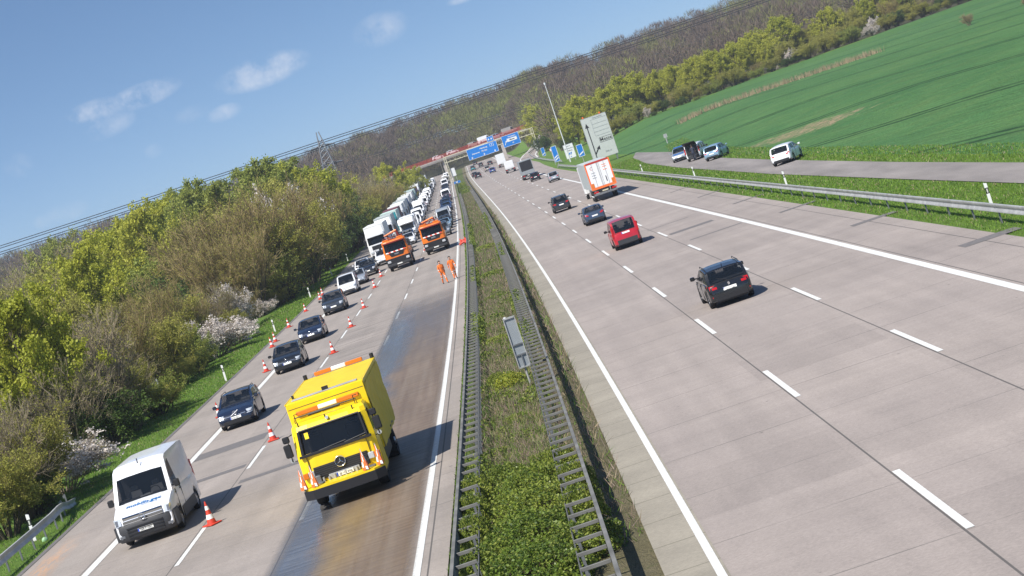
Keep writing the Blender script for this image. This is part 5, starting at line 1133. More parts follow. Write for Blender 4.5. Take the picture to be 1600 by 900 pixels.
m = MB(); m.box(2.5, 3.7, -.03, -.014, z0+2.0, z0+2.85, 'sign_white', .0); m.box(2.6, 3.6, -.034, -.02, z0+2.08, z0+2.77, 'sign_blue'); eb = m.build('route_badge', so_); text_obj('lettering', '7', .6, 'sign_white', eb, (3.1, -.036, z0+2.42), FRONT, thick=.006, bold=.02)
so_, z0 = blue_sign(7.6, 5.3, 5.1, 3.4, 'smaller blue exit sign with a slanting arrow and a white word box', [(.5, 2.75, .55, 'H-Laatzen', 'CENTER'), (.2, .75, .5, '60', 'LEFT')], (-2.2, .7))
m = MB(); m.box(-1.2, 1.9, -.03, -.014, z0+1.35, z0+2.3, 'sign_white'); eb = m.build('word_box', so_); text_obj('lettering', 'Messe', .62, 'ink', eb, (.35, -.034, z0+1.83), FRONT, thick=.008, bold=.02)
so_ = sign_board(t, 'side_panel', 1.5, 3.1, 1.2, 'sign_white', 'steel', -.7, .08); so_.location.x = .1
# small display and lamps above the wide sign
s = tag(empty('lane_display', Vector((1.7, GY-.1, gz0))), 'small square blue display standing above the wide gantry sign', 'sign'); so_ = sign_board(s, 'sign_face', 2.0, 1.5, 8.3, 'sign_blue', 'sign_white', -.5); m = MB()
for x in (-.45, .4): m.prism([(x-.22, 8.8), (x+.22, 8.8), (x+.1, 9.3), (x-.1, 9.3)], 'y', -.53, -.514, 'sign_white')
m.build('white_symbols', so_)

# ------------------------------------------------------------------ overpass behind the gantry
BY = 705
t = tag(empty('overpass_bridge', Vector((0, BY, 0))), 'road bridge with a red railing crossing above the queue behind the gantry', 'bridge')
dk = lambda x: 12.35+.018*(x+39)
m = MB(); N = 20; rings = []
for i in range(N+1):
    x = -39+i*95/N; z = dk(x); rings.append([(x, -.5, z-1.0), (x, -.8, z-.35), (x, -.8, z), (x, 8, z), (x, 8, z-.35), (x, 7.6, z-1.0)])
m.loft(rings, 'concrete_pale'); m.build('deck', t)
m = MB()
for i in range(300):
    x = -38.8+i*.315; m.box(x-.05, x+.05, -.7, -.62, dk(x), dk(x)+1.25, 'rust_red')
for dz in (.1, .45, .8, 1.2): m.hexa([(-39, -.72, dk(-39)+dz), (56, -.72, dk(56)+dz), (56, -.62, dk(56)+dz), (-39, -.62, dk(-39)+dz), (-39, -.72, dk(-39)+dz+.09), (56, -.72, dk(56)+dz+.09), (56, -.62, dk(56)+dz+.09), (-39, -.62, dk(-39)+dz+.09)], 'rust_red')
m.build('railing', t)
for x in (-27, -16, 5.5, 20): MB().box(x-.6, x+.6, .5, 7, zr(BY)-1, dk(x)-1.0, 'concrete_pale', .05).build('pier', t)
for x, s in ((-39, -1), (56, 1)): m = MB(); m.hexa([(x, -1, 3), (x+s*16, -1, 3), (x+s*16, 8, 3), (x, 8, 3), (x, -.6, dk(x)-.4), (x+s*16, -.6, dk(x)-.4), (x+s*16, 8, dk(x)-.4), (x, 8, dk(x)-.4)], 'concrete_pale'); m.build('abutment', t)
bcs = [(-4.0, 'beige_car', 'beige'), (.5, 'white_car', 'white'), (4.5, 'silver', 'silver'), (-12, 'white_car', 'white'), (9.5, 'beige_car', 'beige'), (-17.5, 'white_car', 'white')]
for i, (x, c, cn) in enumerate(bcs):
    al = car_meshes(['panel_van', 'transporter', 'minivan', 'suv', 'transporter', 'hatch'][i])[4]; kk = ['small van', 'delivery van', 'people carrier', 'off-roader', 'tall van', 'hatchback'][i]
    tag(inst(al, NAMES[['panel_van', 'transporter', 'minivan', 'suv', 'transporter', 'hatch'][i]], None, {'paint': 'paint_'+c}, Vector((x, BY+2.6, dk(x)+.01)), 0), f'{cn} {kk} crossing the bridge behind the red railing', CATS[['panel_van', 'transporter', 'minivan', 'suv', 'transporter', 'hatch'][i]], 'vehicles on the bridge')

# ------------------------------------------------------------------ pylon and power lines
t = tag(empty('power_pylon', Vector((-54.5, 700, 8.5))), 'lattice steel power pylon with two cross arms rising from the far trees', 'pylon')
H_ = 26.8; m = MB(); hwid = lambda z: 3.3*(1-z/H_)**1.0+.4
for sx in (-1, 1):
    for sy in (-1, 1): m.tube([(sx*hwid(z), sy*hwid(z), z) for z in (0, 8, 16, 22, H_)], 0.2, 'steel_dark', 4)
lv = [0, 4, 7.5, 10.5, 13, 15.3, 17.4, 19.3, 21, 22.6, 24]
for a, b in zip(lv, lv[1:]):
    for s in (-1, 1):
        m.tube([(-hwid(a), s*hwid(a), a), (hwid(b), s*hwid(b), b)], .12, 'steel_dark', 4); m.tube([(hwid(a), s*hwid(a), a), (-hwid(b), s*hwid(b), b)], .12, 'steel_dark', 4); m.tube([(s*hwid(a), -hwid(a), a), (s*hwid(b), hwid(b), b)], .12, 'steel_dark', 4)
m.build('lattice_tower', t)
for z, L in ((21.3, 4.3), (14.6, 5.2)):
    m = MB()
    for sy in (-.4, .4): m.tube([(-L, 0, z), (0, sy, z+.9), (L, 0, z)], .16, 'steel_dark', 4); m.tube([(-L, 0, z), (L, 0, z)], .18, 'steel_dark', 4)
    for i in range(8): x = -L+L*2*i/8; m.tube([(x, 0, z), (x+L/8, 0, z+.9*(1-abs(x+L/8)/L)), (x+L/4, 0, z)], .05, 'steel_dark', 4)
    ca = m.build('cross_arm', t)
    for x in (-L, -L*.55, L*.55, L): m = MB(); m.tube([(x, 0, z), (x, 0, z-1.8)], .16, 'ink', 5); m.build('insulator', ca)
WL = ['uppermost power line crossing the sky and the far forest', 'second power line from the top, just below the uppermost', 'third power line from the top, above the forest edge', 'fourth power line, crossing in front of the forest tops', 'lowest power line, crossing in front of the yellow green trees', 'power line just above the lowest one, in front of the right trees']
for (z, dy, r_), l in zip(((32.0, 0, .1), (31.4, 5, .1), (30.0, 0, .1), (29.4, 5, .1), (17.2, 0, .07), (18.0, 5, .07)), WL):
    if z < 20: pts = [(-54, 700, z+4)]+[(-54+i*26, 700-i*12, z+4-6*math.sin(math.pi*i/13)*.35-i*.2) for i in range(1, 14)]
    else: pts = [(-420+i*26, 700+dy-max(0, (-54-(-420+i*26)))*.28+max(0, (-420+i*26)+54)*.12, z-1.2*math.sin(math.pi*((i*26-366) % 300)/300)+.004*abs(i*26-366)+.007*max(0, 366-i*26)) for i in range(33)]
    m = MB(); m.tube(pts, r_*1.25, 'ink', 4); tag(m.build('power_line'), l, 'power line', 'power lines')
# ------------------------------------------------------------------ people
def person(loc, rz, label, cloth, stride=.22, arms=.18, lean=0.0, hairk='hair', reach=0.0):
    J = []; E = []; Rr = []
    def j(x, y, z, r, par=None):
        J.append((x, y, z)); Rr.append(r); i = len(J)-1
        if par is not None: E.append((par, i))
        return i
    pel = j(0, 0, .96, .15); ab = j(0, -.01-lean*.1, 1.12, .14, pel); ch = j(0, -.02-lean*.25, 1.34, .16, ab); nb = j(0, -.02-lean*.35, 1.48, .075, ch); nk = j(0, -.03-lean*.4, 1.54, .058, nb); h1 = j(0, -.05-lean*.45, 1.62, .092, nk); h2 = j(0, -.04-lean*.47, 1.70, .098, h1); h3 = j(0, -.03-lean*.47, 1.77, .06, h2); j(0, -.155-lean*.46, 1.645, .02, h1)
    hands = []
    for s in (-1, 1):
        st = stride*s; hp = j(s*.10, 0, .90, .105, pel); kn = j(s*.11, -st*.5-.03, .50, .078, hp); an = j(s*.11, -st+.0, .10, .055, kn); j(s*.13, -st-.17, .035, .042, an)
        sh = j(s*.19, -.02-lean*.3, 1.44, .078, ch); el = j(s*.255, .02+st*arms*2-reach*.15, 1.16, .056, sh); wr = j(s*.25, -.06+st*arms*4-reach*.3, .93+reach*.25, .036, el); hd = j(s*.25, -.08+st*arms*4-reach*.34, .86+reach*.27, .036, wr); hands.append(J[hd])
        for q, (dx, L) in enumerate(((-.03, .075), (-.01, .09), (.012, .085), (.032, .065))):
            a = j(s*.25+dx*.4, -.09+st*arms*4-reach*.35+dx, .815+reach*.28, .011, hd); j(s*.245+dx*.4, -.10+st*arms*4-reach*.35+dx, .815+reach*.28-L*.6, .009, a)
        j(s*.225, -.125+st*arms*4-reach*.34, .86+reach*.27, .011, wr)
    me = bpy.data.meshes.new('figure'); me.from_pydata(J, E, []); o = bpy.data.objects.new('figure', me); col.objects.link(o)
    md = o.modifiers.new('skin', 'SKIN'); sub = o.modifiers.new('sub', 'SUBSURF'); sub.levels = 1; sub.render_levels = 1
    for i, r in enumerate(Rr): me.skin_vertices[0].data[i].radius = (r, r*(.82 if i in (1, 2) else 1))
    me.skin_vertices[0].data[0].use_root = True
    dg = bpy.context.evaluated_depsgraph_get(); nm = bpy.data.meshes.new_from_object(o.evaluated_get(dg)); bpy.data.objects.remove(o)
    for k in (cloth, 'skin', 'boot', 'silver_tape'): nm.materials.append(MATS[k])
    for p in nm.polygons:
        c = p.center; k = 0
        if c.z > 1.53 and abs(c.x) < .16: k = 1
        elif any((Vector(c)-Vector(h)).length < .11 for h in hands): k = 1
        elif c.z < .12: k = 2
        elif cloth == 'hivis' and (.44 < c.z < .49 or .60 < c.z < .65 or 1.10 < c.z < 1.16): k = 3
        p.material_index = k; p.use_smooth = True
    b = bpy.data.objects.new('person', nm); col.objects.link(b); b.location = loc; b.rotation_euler = (0, 0, rz)
    tag(b, label, 'person')
    hm = MB(); N = 12; hy = -.035-lean*.47; rings = []
    for z, r, dy in ((1.60, .085, .035), (1.66, .112, .02), (1.72, .118, .008), (1.78, .095, .0), (1.82, .05, 0)): rings.append([(r*.88*math.cos(2*math.pi*q/N), hy+dy+r*math.sin(2*math.pi*q/N)*(1 if math.sin(2*math.pi*q/N) > 0 else .72), z) for q in range(N)])
    hm.loft(rings, hairk); hm.build('hair', b, 60)
    return b
person(P(-5.3, 150.2), R(20), 'road worker in orange suit with dark hair, left of the pair walking', 'hivis', .24)
person(P(-4.5, 152.0), R(10), 'road worker in orange suit, right of the pair, walking beside the white line', 'hivis', -.26)
person(P(23.0, 218.2, .014), R(165), 'person in dark clothes leaning into the open boot of the white car', 'dark_cloth', .12, .1, .5, 'hair', .7)

# ------------------------------------------------------------------ vegetation
def leaf_mat(name, a, b, tr=.3, rough=.55):
    m = bpy.data.materials.new(name); m.use_nodes = True; t = m.node_tree; bs = t.nodes['Principled BSDF']; MATS[name] = m
    oi = t.nodes.new('ShaderNodeObjectInfo'); tcn = t.nodes.new('ShaderNodeTexCoord'); n = t.nodes.new('ShaderNodeTexNoise'); n.inputs['Scale'].default_value = .9; n.inputs['Detail'].default_value = 5; n.inputs['Roughness'].default_value = .7; t.links.new(tcn.outputs['Object'], n.inputs['Vector'])
    ad = t.nodes.new('ShaderNodeMath'); ad.operation = 'MULTIPLY_ADD'; t.links.new(oi.outputs['Random'], ad.inputs[0]); ad.inputs[1].default_value = .5; t.links.new(n.outputs[0], ad.inputs[2])
    mr = t.nodes.new('ShaderNodeMapRange'); mr.inputs[1].default_value = .4; mr.inputs[2].default_value = 1.1; t.links.new(ad.outputs[0], mr.inputs[0])
    mx_ = t.nodes.new('ShaderNodeMix'); mx_.data_type = 'RGBA'; t.links.new(mr.outputs[0], mx_.inputs[0]); mx_.inputs[6].default_value = (*a, 1); mx_.inputs[7].default_value = (*b, 1)
    t.links.new(mx_.outputs[2], bs.inputs['Base Color']); bs.inputs['Roughness'].default_value = rough; bs.inputs['Specular IOR Level'].default_value = .25
    if tr:
        tl = t.nodes.new('ShaderNodeBsdfTranslucent'); ms = t.nodes.new('ShaderNodeMixShader'); ms.inputs[0].default_value = tr; t.links.new(mx_.outputs[2], tl.inputs[0]); t.links.new(bs.outputs[0], ms.inputs[1]); t.links.new(tl.outputs[0], ms.inputs[2]); t.links.new(ms.outputs[0], t.nodes['Material Output'].inputs[0])
    return m
leaf_mat('leaf_yellow', (.36, .39, .04), (.48, .48, .07), .4); leaf_mat('leaf_green', (.24, .29, .055), (.34, .37, .08), .4); leaf_mat('leaf_dark', (.06, .10, .02), (.10, .155, .03)); leaf_mat('leaf_olive', (.29, .29, .055), (.40, .385, .08), .4); leaf_mat('blossom', (.56, .49, .44), (.68, .63, .58), .2); leaf_mat('leaf_rust', (.26, .11, .04), (.32, .16, .07)); leaf_mat('leaf_bush', (.09, .15, .02), (.24, .28, .04), .25, .4)
leaf_mat('twig_brown', (.26, .20, .095), (.36, .28, .135), .25, .9); leaf_mat('twig_grey', (.23, .19, .13), (.32, .265, .18), .2, .9); leaf_mat('twig_olive', (.2, .18, .055), (.28, .25, .08), .2, .9); leaf_mat('twig_dark', (.06, .05, .035), (.09, .075, .05), 0, .9)
leaf_mat('wood_plum', (.095, .07, .056), (.14, .105, .08), 0, .95); leaf_mat('wood_olive', (.12, .12, .05), (.17, .165, .06), 0, .95); leaf_mat('wood_fresh', (.17, .19, .04), (.23, .25, .06), 0, .95); leaf_mat('wood_pale', (.17, .155, .13), (.22, .2, .17), 0, .95)
def unit(v): return v/np.maximum(np.linalg.norm(v, axis=-1, keepdims=True), 1e-9)
def strips(p, d, l, w0, w1, g, bend=0):
    """ flat tapered blades from p along d """
    s = unit(np.cross(d, unit(g.normal(size=d.shape)))); q = p+d*l[:, None]; V = np.stack([p-s*w0[:, None]/2, p+s*w0[:, None]/2, q+s*w1[:, None]/2, q-s*w1[:, None]/2], 1).reshape(-1, 3)
    return V, np.arange(len(V)).reshape(-1, 4)
def leaves(p, size, g, flat=.0):
    n = len(p); a = unit(g.normal(size=(n, 3))+np.array([0, 0, flat])); t = unit(np.cross(a, g.normal(size=(n, 3)))); b = np.cross(a, t); s = (size*g.uniform(.6, 1.35, n))[:, None]
    V = np.stack([p-t*s*.5, p+b*s*.38, p+t*s*.5, p-b*s*.38], 1).reshape(-1, 3); return V, np.arange(len(V)).reshape(-1, 4)
TREES = {}
def tree_proto(kind, seed, H, Wd, stems, trunk, lv, leafn, leafs, lk, tk, up=.22, spread=.55, tw=.03):
    """ branches by level; stems from the ground (shrub) or one trunk (tree) """
    g = np.random.default_rng(seed); tm = MB()
    if trunk:
        top = np.array([g.normal()*.25, g.normal()*.25, H*.8]); pts = [np.zeros(3)-np.array([0, 0, .3]), top*.35+g.normal(size=3)*.12, top*.7+g.normal(size=3)*.2, top]
        tm.tube([tuple(q) for q in pts], [H*.022, H*.017, H*.011, H*.004], 'wood', 8); n = stems; t = g.uniform(.14, .98, n); st = np.stack([np.interp(t*top[2], [q[2] for q in pts], [q[i] for q in pts]) for i in range(3)], 1)
        ang = np.arange(n)*2.4+g.uniform(0, .8, n); el = np.where(t > .85, .95, g.uniform(.2, .75, n)); d = np.stack([np.cos(ang)*np.cos(el), np.sin(ang)*np.cos(el), np.sin(el)], 1); L = Wd*.5*np.sqrt(np.clip(1.02-((t-.48)/.54)**2, .08, 1))*g.uniform(.75, 1.08, n)
    else:
        n = stems; ang = np.arange(n)*2.4+g.uniform(0, .6, n); el = np.arccos(np.clip(np.sqrt(g.uniform(0, 1, n))*Wd/2/H*1.15, 0, .93)); r0 = g.uniform(.02, .09, n)*Wd; st = np.stack([np.cos(ang)*r0, np.sin(ang)*r0, np.zeros(n)-.1], 1); d = np.stack([np.cos(ang)*np.cos(el), np.sin(ang)*np.cos(el), np.sin(el)], 1); L = H*.62*g.uniform(.75, 1.05, n)
    for a, b, l in zip(st, d, L):
        m1 = a+b*l*.5+np.array([0, 0, .04*l]); e = a+b*l; tm.tube([tuple(a), tuple(m1), tuple(e)], [max(.03, .016*l+.01), max(.02, .011*l), .012], 'wood', 5)
    Vs = []; Fs = []; Ms = []; off = 0
    def put(V, F, m):
        nonlocal off
        Vs.append(V); Fs.append(F+off); Ms.append(np.full(len(F), m)); off += len(V)
    cur = (st, d, L); last = None
    for k, c in enumerate(lv):
        p, dd, ll = cur; n = len(p)*c; i = np.repeat(np.arange(len(p)), c); t = g.uniform(.3, 1.0, n); q = p[i]+dd[i]*(ll[i]*t)[:, None]
        nd = unit(dd[i]+g.normal(size=(n, 3))*spread+np.array([0, 0, up])*g.uniform(.2, 1.2, (n, 1))); nl = ll[i]*g.uniform(.38, .62, n)*(1.1-.3*t)
        w0 = np.full(n, tw*(2.2 if k == 0 else 1.4 if k == 1 else 1)); put(*strips(q, nd, nl, w0, w0*.35, g), 0); cur = (q, nd, nl); last = (q, nd, nl)
    if leafn:
        q, nd, nl = last; i = g.integers(0, len(q), leafn); p = q[i]+nd[i]*(nl[i]*g.uniform(.2, 1.15, leafn))[:, None]+g.normal(size=(leafn, 3))*leafs*.8
        keep = p[:, 2] > .1; put(*leaves(p[keep], leafs, g, .25), 1)
    V = np.concatenate(Vs); F = np.concatenate(Fs); mi = np.concatenate(Ms)
    MATS['wood'] = MATS['twig_dark'] if tk != 'twig_grey' else MATS['twig_grey']
    TREES.setdefault(kind, []).append((tm.mesh('trunk'), npmesh('crown', V, F, [MATS[tk], MATS[lk]], mi), H))
for s in range(3):
    tree_proto('Y', 10+s, 10, 9, 34, True, (5, 4, 4), 30000, .20, 'leaf_yellow', 'twig_olive'); tree_proto('G', 20+s, 10, 9, 34, True, (5, 4, 4), 28000, .20, 'leaf_green', 'twig_brown')
    tree_proto('B', 30+s, 9, 8, 26, False, (6, 7, 7), 11000, .09, 'leaf_olive', 'twig_brown', .25, .38, .034); tree_proto('O', 40+s, 7, 7, 24, False, (6, 6, 7), 20000, .12, 'leaf_olive', 'twig_olive', .25, .45, .03)
    tree_proto('C', 50+s, 8, 7, 24, False, (6, 7, 7), 5000, .085, 'leaf_olive', 'twig_grey', .25, .45, .03); tree_proto('K', 60+s, 5, 5.5, 18, False, (6, 6, 4), 14000, .13, 'leaf_dark', 'twig_dark', .15, .6, .03)
tree_proto('W', 71, 4, 5, 18, False, (6, 6, 5), 16000, .10, 'blossom', 'twig_grey', .2, .5, .025); tree_proto('W', 72, 4, 5, 18, False, (6, 6, 5), 15000, .10, 'blossom', 'twig_grey', .2, .5, .025); tree_proto('R', 75, 4, 5, 18, False, (6, 5, 4), 8000, .12, 'leaf_rust', 'twig_brown'); tree_proto('L', 76, 5, 6, 18, False, (6, 6, 4), 13000, .12, 'leaf_green', 'twig_olive', .2, .55); tree_proto('L', 77, 5, 6, 18, False, (6, 6, 4), 13000, .12, 'leaf_green', 'twig_olive', .2, .55)
def at(u, v, y):
    d = cf+cr*((u-800)/3112.97)-cu*((v-450)/3112.97); d = d*(y/d.y); return d.x, d.y, d.z+CAM_H
KIND = {'Y': ('leafy_tree', 'tree', 'bright yellow green tree'), 'G': ('leafy_tree', 'tree', 'fresh green tree'), 'B': ('bare_shrub', 'shrub', 'brown fan shaped shrub'), 'O': ('budding_shrub', 'shrub', 'olive budding shrub'), 'C': ('bare_shrub', 'shrub', 'grey leafless shrub'), 'K': ('leafy_bush', 'bush', 'dark green bush'), 'W': ('blossom_shrub', 'shrub', 'pale blossom shrub'), 'R': ('russet_bush', 'bush', 'russet bush'), 'L': ('leafy_bush', 'bush', 'light green bush')}
used = {}; zones_used = set()
def plant(u, v, y, k, where, grp, wide=1.0):
    x, y, zt = at(u, v, y); zb = gz(x-dxr(y), y)-.1; h = max(1.2, zt-zb); n = used.get(k, 0); used[k] = n+1; pr = TREES[k][n % len(TREES[k])]; s = h/(pr[2]*(1.02 if k in 'YG' else .98))
    nm, ct, ds = KIND[k]; t = tag(empty(nm, (x, y, zb), rnd.uniform(0, 6.28)), f'{ds} {where}', ct, grp); sw = s*wide*(1.0 if h > 4 else 1.25); t.scale = (sw, sw, s)
    inst(pr[0], 'trunk', t); inst(pr[1], 'crown', t); return t
LEFT = [(175, 345, 262, 'O', 1.2), (150, 372, 240, 'Y', 1.1), (225, 330, 268, 'Y', 1.1), (262, 312, 285, 'O', 1.2), (312, 290, 290, 'G', 1.1), (360, 272, 285, 'O', 1.2), (372, 264, 312, 'G', 1.1), (415, 260, 320, 'G', 1.1), (455, 268, 318, 'Y', 1.1), (105, 372, 262, 'O', 1.2), (70, 395, 240, 'O', 1.2), (40, 420, 225, 'B', 1.1), (5, 440, 200, 'O', 1.2), (10, 640, 86, 'O', 1.2), (62, 668, 90, 'W', 1.1), (112, 690, 96, 'O', 1), (152, 690, 101, 'C', 1), (-35, 600, 84, 'C', .8), (62, 545, 106, 'C', 1), (122, 525, 111, 'C', 1), (172, 560, 114, 'O', 1), (222, 575, 117, 'L', .9), (252, 600, 120, 'O', .9), (35, 505, 112, 'Y', .7), (-2, 470, 108, 'Y', .8), (145, 600, 107, 'K', 1), (205, 640, 112, 'C', 1), (240, 650, 117, 'K', .9), (-40, 690, 80, 'O', 1.1), (30, 730, 84, 'K', 1),
 (100, 465, 131, 'C', 1), (160, 475, 136, 'B', .9), (230, 480, 141, 'O', 1), (292, 530, 145, 'L', .8), (312, 492, 158, 'W', 1.25), (356, 494, 166, 'W', 1.25), (285, 500, 156, 'W', 1.0), (270, 555, 138, 'O', 1), (300, 560, 148, 'K', 1.0), (270, 500, 150, 'L', .8),
 (60, 440, 165, 'O', 1), (112, 396, 172, 'Y', .8), (205, 430, 165, 'B', .8), (268, 440, 174, 'B', .8), (320, 435, 181, 'C', 1), (372, 450, 190, 'B', .9), (342, 440, 186, 'W', .7), (402, 466, 204, 'W', 1.1), (424, 448, 211, 'O', 1), (150, 420, 190, 'B', .8), (20, 420, 190, 'C', 1), (385, 490, 196, 'K', .9), (345, 480, 178, 'O', .9),
 (200, 335, 232, 'Y', .8), (250, 322, 236, 'O', .9), (286, 318, 218, 'B', .8), (338, 282, 214, 'B', .9), (392, 280, 224, 'B', .9), (434, 290, 236, 'O', .8), (300, 350, 206, 'B', .8), (352, 345, 206, 'B', .8), (402, 330, 215, 'O', .8), (452, 325, 246, 'O', .8), (402, 388, 214, 'L', 1), (440, 385, 230, 'K', 1), (480, 322, 262, 'O', .8), (470, 390, 250, 'K', 1), (455, 410, 240, 'L', .8), (495, 350, 275, 'K', 1.1), (510, 375, 285, 'K', 1),
 (150, 352, 275, 'O', .9), (82, 352, 285, 'C', 1), (30, 398, 275, 'C', .9), (288, 290, 292, 'G', .7), (335, 272, 300, 'O', .9), (392, 258, 302, 'G', .9), (440, 264, 312, 'Y', .8), (416, 268, 262, 'W', .6), (482, 284, 292, 'B', .8), (452, 272, 280, 'B', .8), (522, 312, 300, 'K', 1), (540, 316, 312, 'O', .9), (548, 345, 322, 'K', 1.1), (225, 318, 262, 'G', .7), (122, 366, 332, 'C', 1), (-20, 400, 300, 'C', 1), (60, 372, 330, 'G', .8), (5, 405, 350, 'C', 1),
 (560, 262, 425, 'C', 1), (602, 258, 490, 'Y', .9), (530, 282, 400, 'C', 1), (582, 300, 420, 'K', 1), (612, 284, 450, 'B', .8), (642, 263, 560, 'Y', .8), (628, 285, 500, 'O', .9), (575, 275, 400, 'B', .9), (550, 300, 372, 'O', 1), (568, 322, 365, 'K', 1.1), (600, 300, 430, 'L', 1), (545, 280, 450, 'B', 1), (500, 275, 380, 'O', 1), (520, 270, 430, 'B', .9)]
def phrase(u, v, y, side):
    if side == 'L':
        if y < 125: return 'near the left edge above the guard rail' if u < 90 else 'on the verge beside the navy estate'
        if y < 200: return 'in the left thicket beside the coned lane' if u > 180 else 'deep in the left thicket'
        if y < 330: return 'on the left slope below the sky line' if v < 345 else 'in the left belt beside the trucks' if u > 420 else 'in the middle of the left belt'
        return 'beyond the left belt below the pylon'
    if u < 920: return 'between the gantry and the notice board'
    if u < 1080: return 'behind the grey lane sign at the field edge'
    if u < 1260: return 'in the middle of the field edge belt'
    return 'at the upper right end of the field edge belt'
RIGHT = [(812, 178, 740, 'C', 1), (832, 166, 655, 'Y', .9), (862, 172, 610, 'Y', .9), (892, 165, 570, 'Y', .9), (868, 200, 535, 'C', .9), (845, 205, 600, 'K', 1), (930, 150, 545, 'Y', .9), (905, 186, 512, 'C', 1), (962, 138, 525, 'Y', .9), (985, 124, 505, 'Y', .9), (1000, 176, 462, 'C', .8), (965, 186, 470, 'R', .9), (940, 180, 500, 'B', .7), (1020, 113, 495, 'Y', .9), (1050, 103, 488, 'Y', .9), (1080, 92, 482, 'Y', .9), (1110, 80, 480, 'Y', .9), (1140, 74, 484, 'Y', .9), (1165, 64, 488, 'Y', .9), (1190, 68, 484, 'Y', .8), (1216, 60, 494, 'O', 1), (1232, 72, 482, 'W', .7), (1252, 78, 478, 'K', 1), (1202, 104, 470, 'K', 1), (1150, 118, 466, 'O', .9), (1100, 128, 460, 'O', .9), (1062, 150, 452, 'K', 1), (1022, 176, 446, 'K', 1), (1008, 166, 452, 'W', .5), (1272, 50, 495, 'O', 1), (1300, 36, 500, 'O', 1), (1332, 22, 505, 'O', 1), (1362, 22, 495, 'W', .8), (1322, 62, 486, 'K', 1), (1382, 18, 496, 'O', 1), (1412, 0, 505, 'O', 1), (1442, 2, 495, 'C', 1), (1472, -12, 502, 'K', 1), (1400, 36, 486, 'K', 1), (1345, 2, 522, 'Y', .9), (1440, -16, 510, 'C', 1), (1500, -28, 510, 'O', 1), (1532, -42, 514, 'K', 1), (1240, 100, 474, 'C', .9), (1280, 72, 482, 'L', 1), (1120, 150, 458, 'K', 1), (1090, 160, 450, 'L', 1), (1045, 140, 462, 'B', .7), (1125, 110, 478, 'B', .8), (1180, 95, 478, 'B', .8), (1360, 45, 484, 'L', 1), (1445, 25, 486, 'K', .9), (1300, 60, 488, 'C', .9), (985, 190, 456, 'K', .9), (925, 200, 500, 'O', .9), (880, 212, 520, 'K', .9), (1215, 108, 468, 'W', .6), (1165, 140, 462, 'K', .9), (1262, 92, 474, 'K', .9), (1420, 18, 492, 'O', .9), (1575, -50, 520, 'O', 1), (1610, -60, 524, 'K', 1), (1640, -70, 524, 'O', 1)]
# label each plant by its neighbourhood; several alike in one neighbourhood are told apart by size order from the camera
from collections import defaultdict
for side, lst, grp in (('L', LEFT, 'trees and shrubs of the left belt'), ('R', RIGHT, 'trees and shrubs along the field edge')):
    b = defaultdict(list)
    for e in lst: b[(e[3], phrase(e[0], e[1], e[2], side))].append(e)
    for (k, ph), es in b.items():
        es.sort(key=lambda e: e[0])
        for i, e in enumerate(es):
            if len(es) == 1: w_ = ph
            elif i == 0: w_ = ph+', leftmost there'
            elif i == len(es)-1: w_ = ph+', rightmost there'
            else: w_ = ph+f', {ORD[i]} from left'
            plant(e[0], e[1], e[2], k, w_, grp, e[4])
# inner part of the left thicket
gi = np.random.default_rng(21); ic = defaultdict(int); cells = []
for i in range(150):
    y = 105+(330-105)*gi.uniform()**.8; uu = gi.uniform(-64, -29.5); 
    if uu < -31-.16*y or any((uu-a)**2+(y-b)**2 < 20 for a, b in cells): continue
    cells.append((uu, y))
cells.sort(key=lambda c: c[1])
for i, (uu, y) in enumerate(cells):
    k = 'OBOCGBOYKB'[i % 10]; p = P(uu, y, -.1); hq = min(11.5, 5.0+max(0, -uu-29)*.22+gi.uniform(-.6, 1.6)+(y-105)*.012); nm, ct, ds = KIND[k]; pr = TREES[k][i % len(TREES[k])]; s_ = hq/pr[2]; ic[k] += 1
    t = tag(empty(nm, p, gi.uniform(0, 6)), f'{ds} inside the left thicket, {ORD[ic[k]-1]} of these from the camera', ct, 'inner shrubs and trees of the left thicket'); t.scale = (s_*1.15, s_*1.15, s_); inst(pr[0], 'trunk', t); inst(pr[1], 'crown', t)
# undergrowth along the field edge: one bush every few metres
ub = defaultdict(int); xq = 24.0
while xq < 150:
    k = rnd.choice('KKLOOKCW' if 60 < xq < 110 else 'KKLOOBC'); yq = 452+max(0, xq-30)*.29+rnd.uniform(-2, 5); hq = rnd.uniform(2.6, 5.2) if k != 'W' else rnd.uniform(2, 3.4); ub[k] += 1
    nm, ct, ds = KIND[k]; pr = TREES[k][ub[k] % len(TREES[k])]; zb = gz(xq-dxr(yq), yq)-.15; s_ = hq/pr[2]
    t = tag(empty(nm, (xq, yq, zb), rnd.uniform(0, 6)), f'{ds} low along the field edge, {ORD[ub[k]-1]} of these from left', ct, 'undergrowth along the field edge'); t.scale = (s_*1.25, s_*1.25, s_); inst(pr[0], 'trunk', t); inst(pr[1], 'crown', t); xq += rnd.uniform(2.0, 4.2)
for i in range(26):
    xq = 22+i*5.0+rnd.uniform(-1.5, 1.5); yq = 492+xq*.25+rnd.uniform(-6, 12); k = 'YYYYOYGYB'[i % 9] if i < 15 else 'OYBGOCBO'[i % 8]; hq = rnd.uniform(8.5, 11.5); nm, ct, ds = KIND[k]; pr = TREES[k][i % len(TREES[k])]; s_ = hq/pr[2]; zb = gz(xq-dxr(yq), yq)-.15; ub[k+'2'] += 1
    t = tag(empty(nm, (xq, yq, zb), rnd.uniform(0, 6)), f'{ds} in the rear row behind the field edge, {ORD[ub[k+"2"]-1]} from left', ct, 'rear row of trees behind the field edge'); t.scale = (s_*1.1, s_*1.1, s_); inst(pr[0], 'trunk', t); inst(pr[1], 'crown', t)
